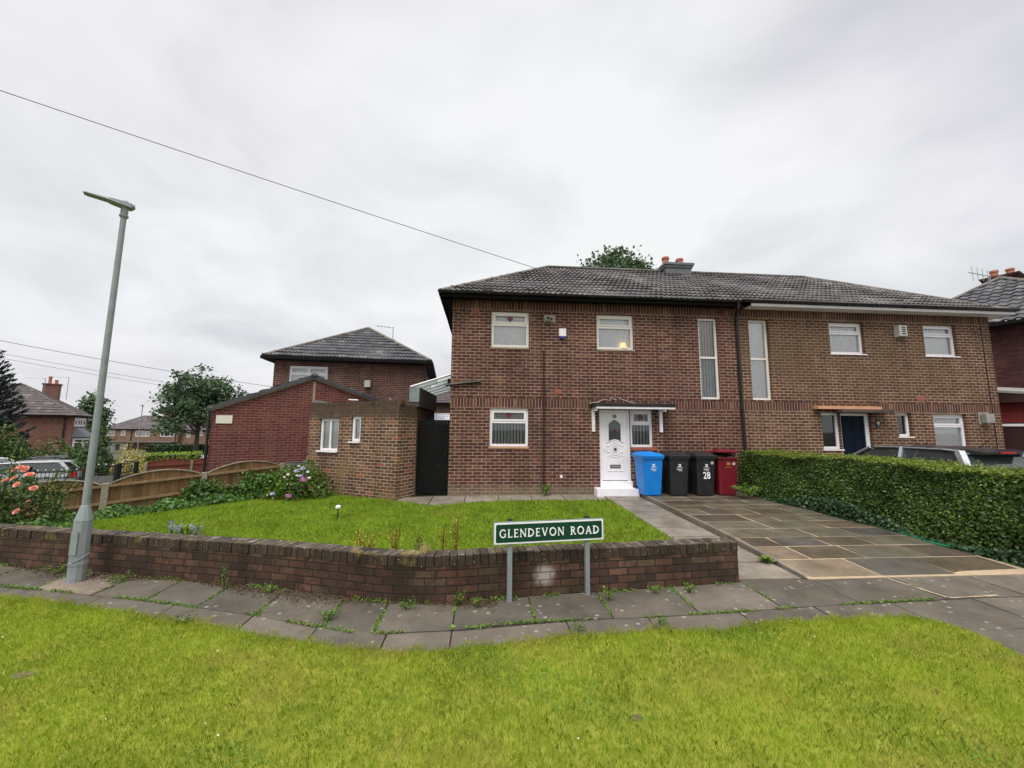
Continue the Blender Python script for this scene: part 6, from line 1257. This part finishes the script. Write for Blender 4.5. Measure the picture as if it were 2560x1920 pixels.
sh = thing('shed', 'shed with a pale ribbed roof beyond the black gate', 'shed', (-1.5, 20.5, 0)); mb = MB(); mb.box(-1.6, 1.6, 0, 3, 0, 1.75); mb.build('wall', 'board_grey', sh); tiled('roof', sh, (-1.8, -.2, 1.72), (1, 0, 0), (0, 3, .9), 0, 3.6, 3.1, [], 'shed_roof', pitch=.4, wave=.12)

rh = thing('house', 'maroon brick house with grey tiled roof at the right edge', 'house', (18.9, 12.55, 0), R(113), 'brick houses')   # local x runs back along the visible side wall
mb = MB(); mb.face([(-2.9, 0, -.3), (3.6, 0, -.3), (3.6, 0, 5.75), (-2.9, 0, 5.75)], None); mb.face([(3.6, 0, -.3), (3.6, -9, -.3), (3.6, -9, 5.75), (3.6, 0, 5.75)]); mb.face([(-2.9, -9, -.3), (-2.9, 0, -.3), (-2.9, 0, 5.75), (-2.9, -9, 5.75)]); mb.face([(3.6, -9, -.3), (-2.9, -9, -.3), (-2.9, -9, 5.75), (3.6, -9, 5.75)]); mb.build('wall', 'brick_maroon', rh)
rfo = tiled('roof', rh, (-3.25, .35, 5.74), (1, 0, 0), (0, -3.85, 2.6), 0, 7.2, math.hypot(3.85, 2.6), [((3.95, .35, 0), (3.85, -3.6, 0)), ((-3.25, .35, 0), (-3.85, -3.6, 0))], 'roof_tile_dark', wave=.3, amp=.035)
mb = MB(); mb.face([(3.95, .35, 5.74), (.35, -3.5, 8.34), (.35, -9.5, 8.34), (3.95, -9.5, 5.74)]); mb.face([(-3.25, .35, 5.74), (-3.25, -9.5, 5.74), (.35, -9.5, 8.34), (.35, -3.5, 8.34)]); mb.build('back_slope', 'roof_tile_dark', rfo)
rd = MB(); ridge(rd, (3.9, .3, 5.8), (.35, -3.5, 8.38)); ridge(rd, (-3.2, .3, 5.8), (.35, -3.5, 8.38)); ridge(rd, (.35, -3.5, 8.38), (.35, -9.5, 8.38)); rd.build('ridge_capping', 'ridge_stone', rfo)
ev = MB(); ev.box(-3.3, 4.0, .004, .40, 5.62, 5.74); ev.build('eaves_board', 'black_paint', rh)
aerial('aerial', 'tv aerial in front of the chimney on the maroon brick house', (22.05, 14.6, 7.7), R(190), .9, 4, -1.35, None)
chimney(rh, .6, -5.3, 7.0, 8.80, 1.0, .9, [(.2, .1, .36), (-.25, .05, .3)], 'brick_maroon')
ob = thing('outbuilding', 'small red painted brick outbuilding with brown door at the right edge', 'outbuilding', (17.15, 11.75, 0), R(-62)); zr_ = .0
mb = MB(); facade(mb, -.5, 3.4, -.2, 2.75, [(.0, .80, -.2, 2.08)], 0, .08); mb.face([(-.5, 3, -.2), (-.5, 0, -.2), (-.5, 0, 2.75), (-.5, 3, 3.3)]); mb.face([(-.5, 0, 2.75), (3.4, 0, 2.75), (3.4, .01, 2.75), (-.5, .01, 2.75)]); mb.build('wall', 'brick_red_paint', ob)
q = MB(); q.box(.002, .07, -.03, .05, -.1, 2.05); q.box(.73, .798, -.03, .05, -.1, 2.05); q.box(.07, .73, -.03, .05, 1.97, 2.05); d3 = q.build('door', 'white_paint', ob); q = MB(); q.box(.075, .725, .0, .04, -.1, 1.965); q.build('door_leaf', 'brown_paint', d3)
q = MB(); q.loft([[Vector((-.9, -.25, 3.25)), Vector((3.6, -.25, 2.55)), Vector((3.6, -.25, 2.62)), Vector((-.9, -.25, 3.33))], [Vector((-.9, 3, 3.6)), Vector((3.6, 3, 2.9)), Vector((3.6, 3, 2.97)), Vector((-.9, 3, 3.68))]]); q.build('roof', 'vent_grey', ob)
q = MB(); q.face([(-.88, -.22, 2.74), (3.5, -.22, 2.74), (3.5, -.22, 2.56), (-.88, -.22, 3.24)]); q.build('fascia', 'brown_paint', ob)

# ------------------------------------------------------------------ trees
def tree(name, label, loc, H, th, cr, nclump, per, lsize, mat='leaf_tree', group=None, rc=.9, zmin=.25, core=.35):
    r_ = thing(name, label, 'tree', loc, random.uniform(0, 6), group); cz = H-cr[2]; C_ = []
    while len(C_) < nclump:
        p = RNG.normal(size=3); p /= np.linalg.norm(p); rr_ = RNG.uniform(core, 1.0)**.55
        if p[2] < -.75: continue
        C_.append(p*rr_*np.array(cr)*(1+.12*math.sin(p[0]*5+p[1]*3)))
    mb = MB(); mb.tube([(0, 0, -.3), (.05, .02, th*.5), (0, .05, th), (.1, 0, cz), (.05, 0, H*.9)], [.030*H, .024*H, .020*H, .012*H, .003*H], 9)
    for c in C_[::2]:
        b0 = Vector((.04, .02, th+(cz-th+cr[2]*.3)*random.random())); e = Vector((c[0], c[1], cz+c[2])); mb.tube([b0, b0.lerp(e, .5)+Vector((0, 0, -.03*H*random.random())), e], [.009*H, .005*H, .0015*H], 5)
    mb.build('trunk', 'bark', r_)
    P = []
    for c in C_: k = int(per*random.uniform(.6, 1.3)); P.append(RNG.normal(0, 1, (k, 3))*rc*np.array([1, 1, .6])*random.uniform(.7, 1.25)+np.array([c[0], c[1], cz+c[2]]))
    leaves('crown', np.vstack(P), lsize, mat, r_, False, N=np.array([[0, 0, .8]]), spread=.8, aspect=.75); return r_
tree('street_tree', 'large leafy sycamore standing beyond the red fence panels', (-40.6, 58.9, -2.45), 12.5, 3.0, (5.2, 5.2, 5.2), 190, 62, .40, rc=.60, core=.02)
tree('tree', 'dark sycamore crown showing above the ridge of the roof', (9.9, 27.6, 0), 15.2, 5, (3.8, 3.3, 4.2), 330, 85, .25, rc=.45, core=.1)
tree('tree', 'pale poplar behind the roof of the orange brick house', (-64.9, 70, -2.6), 9.6, 2, (1.3, 1.3, 3.2), 40, 60, .45, rc=.6, group='trees behind the left house')
tree('tree', 'rounded tree between the poplar and the orange brick house roof', (-68.5, 73, -2.7), 6.6, 2, (2.2, 2.0, 2.0), 50, 60, .45, rc=.7, group='trees behind the left house')
tree('tree', 'bushy tree standing in front of the far terrace near the lamp', (-45.2, 48.9, -2.3), 3.5, .6, (1.35, 1.35, 1.35), 36, 60, .24, 'leaf_bush', rc=.5, group='trees behind the left house')
tree('tree', 'far tree showing over the terrace roof beside its chimney', (-80, 110, -3.4), 9.9, 3, (4.5, 3.5, 3.0), 40, 60, .5, rc=.8, group='trees behind the left house')
tree('tree', 'small round tree beside the sycamore trunk behind the dark hedge', (-38.0, 62.0, -2.5), 4.4, 1.6, (2.0, 1.8, 1.5), 26, 60, .32, rc=.4, group='trees behind the left house')
mk_ = thing('conifer', 'tall dark conifer with upswept branch tips at the left edge', 'tree', (-38.0, 31.6, gz(-38, 31.6))); mb = MB(); P = []; DD = []
mb.tube([(0, 0, -.3), (0, 0, 5), (0, 0, 10.2)], [.28, .18, .04], 8); br = MB()
for lv in range(26):
    z0 = .5+lv*.37; Lb = (3.7*(1-(z0/10.8))**.75+.25); k = 9 if lv < 20 else 6
    for i in range(k):
        a = 6.283*i/k+lv*.5+random.uniform(-.2, .2); l = Lb*random.uniform(.8, 1.1); pts = [Vector((math.cos(a)*l*f, math.sin(a)*l*f, z0+.15*l*f-.55*l*f*(1-f)*1.1+.10*l*f**3)) for f in (0, .25, .5, .75, 1.0)]
        br.tube(pts, [.05, .045, .04, .035, .02], 4)
        for j in range(int(l*52)):
            f = random.uniform(.12, 1.0); q_ = min(3, int(f*4)); p = pts[q_].lerp(pts[q_+1], f*4-q_); P.append((p.x+random.gauss(0, .07), p.y+random.gauss(0, .07), p.z+random.gauss(0, .05))); dd = (pts[q_+1]-pts[q_]).normalized(); DD.append((dd.x, dd.y, dd.z+.25))
mb.build('trunk', 'bark', mk_); br.build('branches', 'twig', mk_); leaves('foliage', np.array(P), .34, 'leaf_conifer', mk_, False, D=np.array(DD)*2.2, aspect=.30)
# shrubs, hedges and fences beyond the garden
bush('bush', 'big round dark green bush behind the black gate', 'bush', (-22.1, 24.0, gz(-22.1, 24)), 1.25, 1.2, 2.30, 4200, .14, 'leaf_bush', 'bushes beyond the fence')
bush('bush', 'bright golden leaved bush next to the dark round bush', 'bush', (-19.9, 23.9, gz(-19.9, 23.9)), .78, .7, 2.05, 1800, .11, 'leaf_gold', 'bushes beyond the fence')
bush('bush', 'cream variegated bush between the dark bush and the golden bush', 'bush', (-21.2, 25.4, gz(-21.2, 25.4)), .55, .5, 2.0, 420, .08, 'petal_white', 'bushes beyond the fence')
bush('bush', 'pale flowering shrub in front of the orange brick house and conifer', 'bush', (-33.4, 30.2, gz(-33.4, 30.2)), 1.6, 1.4, 3.2, 2600, .18, 'leaf_rose', 'bushes beyond the fence')
bush('bush', 'brownish shrub under the side wall of the orange brick house', 'bush', (-33.2, 33.4, gz(-33.2, 33.4)), 2.6, 1.6, 2.3, 2600, .18, 'leaf_rose', 'bushes beyond the fence')
def hedge_box(label, x0, y0, x1, y1, dep, z0, h, n, size, mat, mat2='twig'):
    L0 = math.hypot(x1-x0, y1-y0); r_ = thing('hedge', label, 'hedge', (x0, y0, z0), math.atan2(y1-y0, x1-x0)); mb = MB(); mb.box(.08, L0-.08, .1, dep-.1, 0, h-.1); mb.build('branches', mat2, r_)
    P = np.column_stack([RNG.uniform(0, L0, n), RNG.uniform(0, dep, n), RNG.uniform(0, h, n)]); k = RNG.integers(0, 3, n); P[k == 0, 1] = RNG.normal(.03, .05, (k == 0).sum()); P[k == 1, 2] = h+RNG.normal(0, .05, (k == 1).sum()); P[k == 2, 1] = RNG.normal(.0, .06, (k == 2).sum())
    leaves('foliage', P, size, mat, r_, False, N=np.array([[0, -.6, .6]]), spread=.8); return r_
hedge_box('dark clipped hedge in front of the far terrace behind the sycamore', -50.6, 63.0, -40.5, 63.2, 1.2, -2.5, 1.4, 3000, .22, 'leaf_ivy')
hedge_box('lime green clipped hedge behind the red fence panels', -19.9, 24.6, -17.6, 26.2, .9, gz(-19, 25), 1.62, 2600, .09, 'leaf_lime')
rf_ = thing('fence', 'red-brown bow-top fence panels beyond the garden in front of the lime hedge', 'fence', (-17.35, 21.75, gz(-17.3, 21.7)), math.atan2(2.1, 1.9)); rf_['group'] = 'fences'
for k in range(3): panel(k*1.88+.05, (k+1)*1.88-.05, .14, 'fence_red', .0, 1.12, rf_, 0, (.25, .95))
for k in range(4): q = MB(); q.box(k*1.88-.05, k*1.88+.05, -.05, .05, 0, 1.16); q.build('post', 'concrete_post', rf_)
def railing(label, p0, p1, h, mat='iron_black', arch=0, z=None, solid=0.0, dots=False):
    L0 = math.hypot(p1[0]-p0[0], p1[1]-p0[1]); z = gz(*p0) if z is None else z; r_ = thing('railings', label, 'railings', (p0[0], p0[1], z), math.atan2(p1[1]-p0[1], p1[0]-p0[0]), 'iron railings on the left'); b = MB(); t_ = lambda x: h+arch*math.sin(math.pi*x/L0)
    n = int(L0/.11)
    for i in range(n+1): x = L0*i/n; b.tube([(x, 0, solid+.06), (x, 0, t_(x))], .011, 4, False)
    b.build('bars', mat, r_); q = MB(); q.tube([(L0*i/12, 0, t_(L0*i/12)-.04) for i in range(13)], .018, 5); q.build('top_rail', mat, r_); q = MB(); q.tube([(0, 0, solid+.10), (L0, 0, solid+.10)], .018, 5); q.build('bottom_rail', mat, r_)
    if solid: q = MB(); q.box(0, L0, .0, .03, .0, solid); q.build('boards', 'board_grey', r_)
    if dots:
        for i in range(1, n, 2): q = MB(); x = L0*i/n; blob(q, (x, 0, t_(x)+.03), .026, 6, 4, (1, 1, 1), 0); q.build('light_bulb', 'letter_white', r_, smooth=True)
    for x in (0, L0): q = MB(); q.box(x-.05, x+.05, -.05, .05, -.1, h+.06); q.build('post', mat, r_, bevel=.01)
    return r_
railing('black iron railings in front of the grey estate car', (-21.5, 16.9), (-18.0, 17.15), 1.15, z=-1.13)
railing('black gate section with white bulbs, swept up to the middle post', (-16.48, 17.80), (-15.66, 18.17), 1.12, arch=.06, z=-1.1, solid=.72, dots=True)
railing('arched black gate leaf with white bulbs next to the red fence', (-15.6, 18.22), (-15.58, 19.05), 1.18, arch=.14, z=-1.1, solid=.72, dots=True)
railing('black railings over grey boards between the lamp column and the gate', (-17.9, 17.2), (-16.55, 17.76), 1.02, z=-1.12, solid=.62, dots=True)
s2 = thing('street_sign', 'small white street name sign beyond the red fence panels', 'sign', (-30.4, 43.1, -2.15), R(8)); q = MB(); q.box(0, 1.55, -.02, .02, .55, .92); q.build('plate', 'sign_white', s2); q = MB()
for a in (.12, .95): q.box(a, a+(.72 if a < .5 else .42), -.024, -.021, .66, .80)
q.build('lettering', 'slate_grey', s2)
for x in (.3, 1.2): q = MB(); q.box(x-.04, x+.04, .021, .08, 0, .9); q.build('post', 'vent_grey', s2)

# ------------------------------------------------------------------ overhead wires
def wire(label, a, b, sag, r_=.007, group='overhead wires'):
    a, b = Vector(a), Vector(b); mb = MB(); mb.tube([a.lerp(b, f)-Vector((0, 0, sag*4*f*(1-f))) for f in np.linspace(0, 1, 25)], r_, 5); tag(mb.build('wire', 'iron_black', smooth=True), label, 'wire', group)
wire('long overhead telephone wire running down to the roof of the white-door house', (-13.6, 8.36, 9.87), (1.80, 13.0, 7.40), .04, .009)
wire('highest of the overhead wires crossing the sky behind the lamp column', (-44, 32, 9.5), (-15.5, 47, 5.4), .5, .020)
wire('upper wire of the fainter pair behind the lamp column', (-48, 34, 9.2), (-30, 54.5, 5.9), .35, .015); wire('lower wire of the fainter pair behind the lamp column', (-48, 34, 8.75), (-30, 54.5, 5.5), .35, .015)
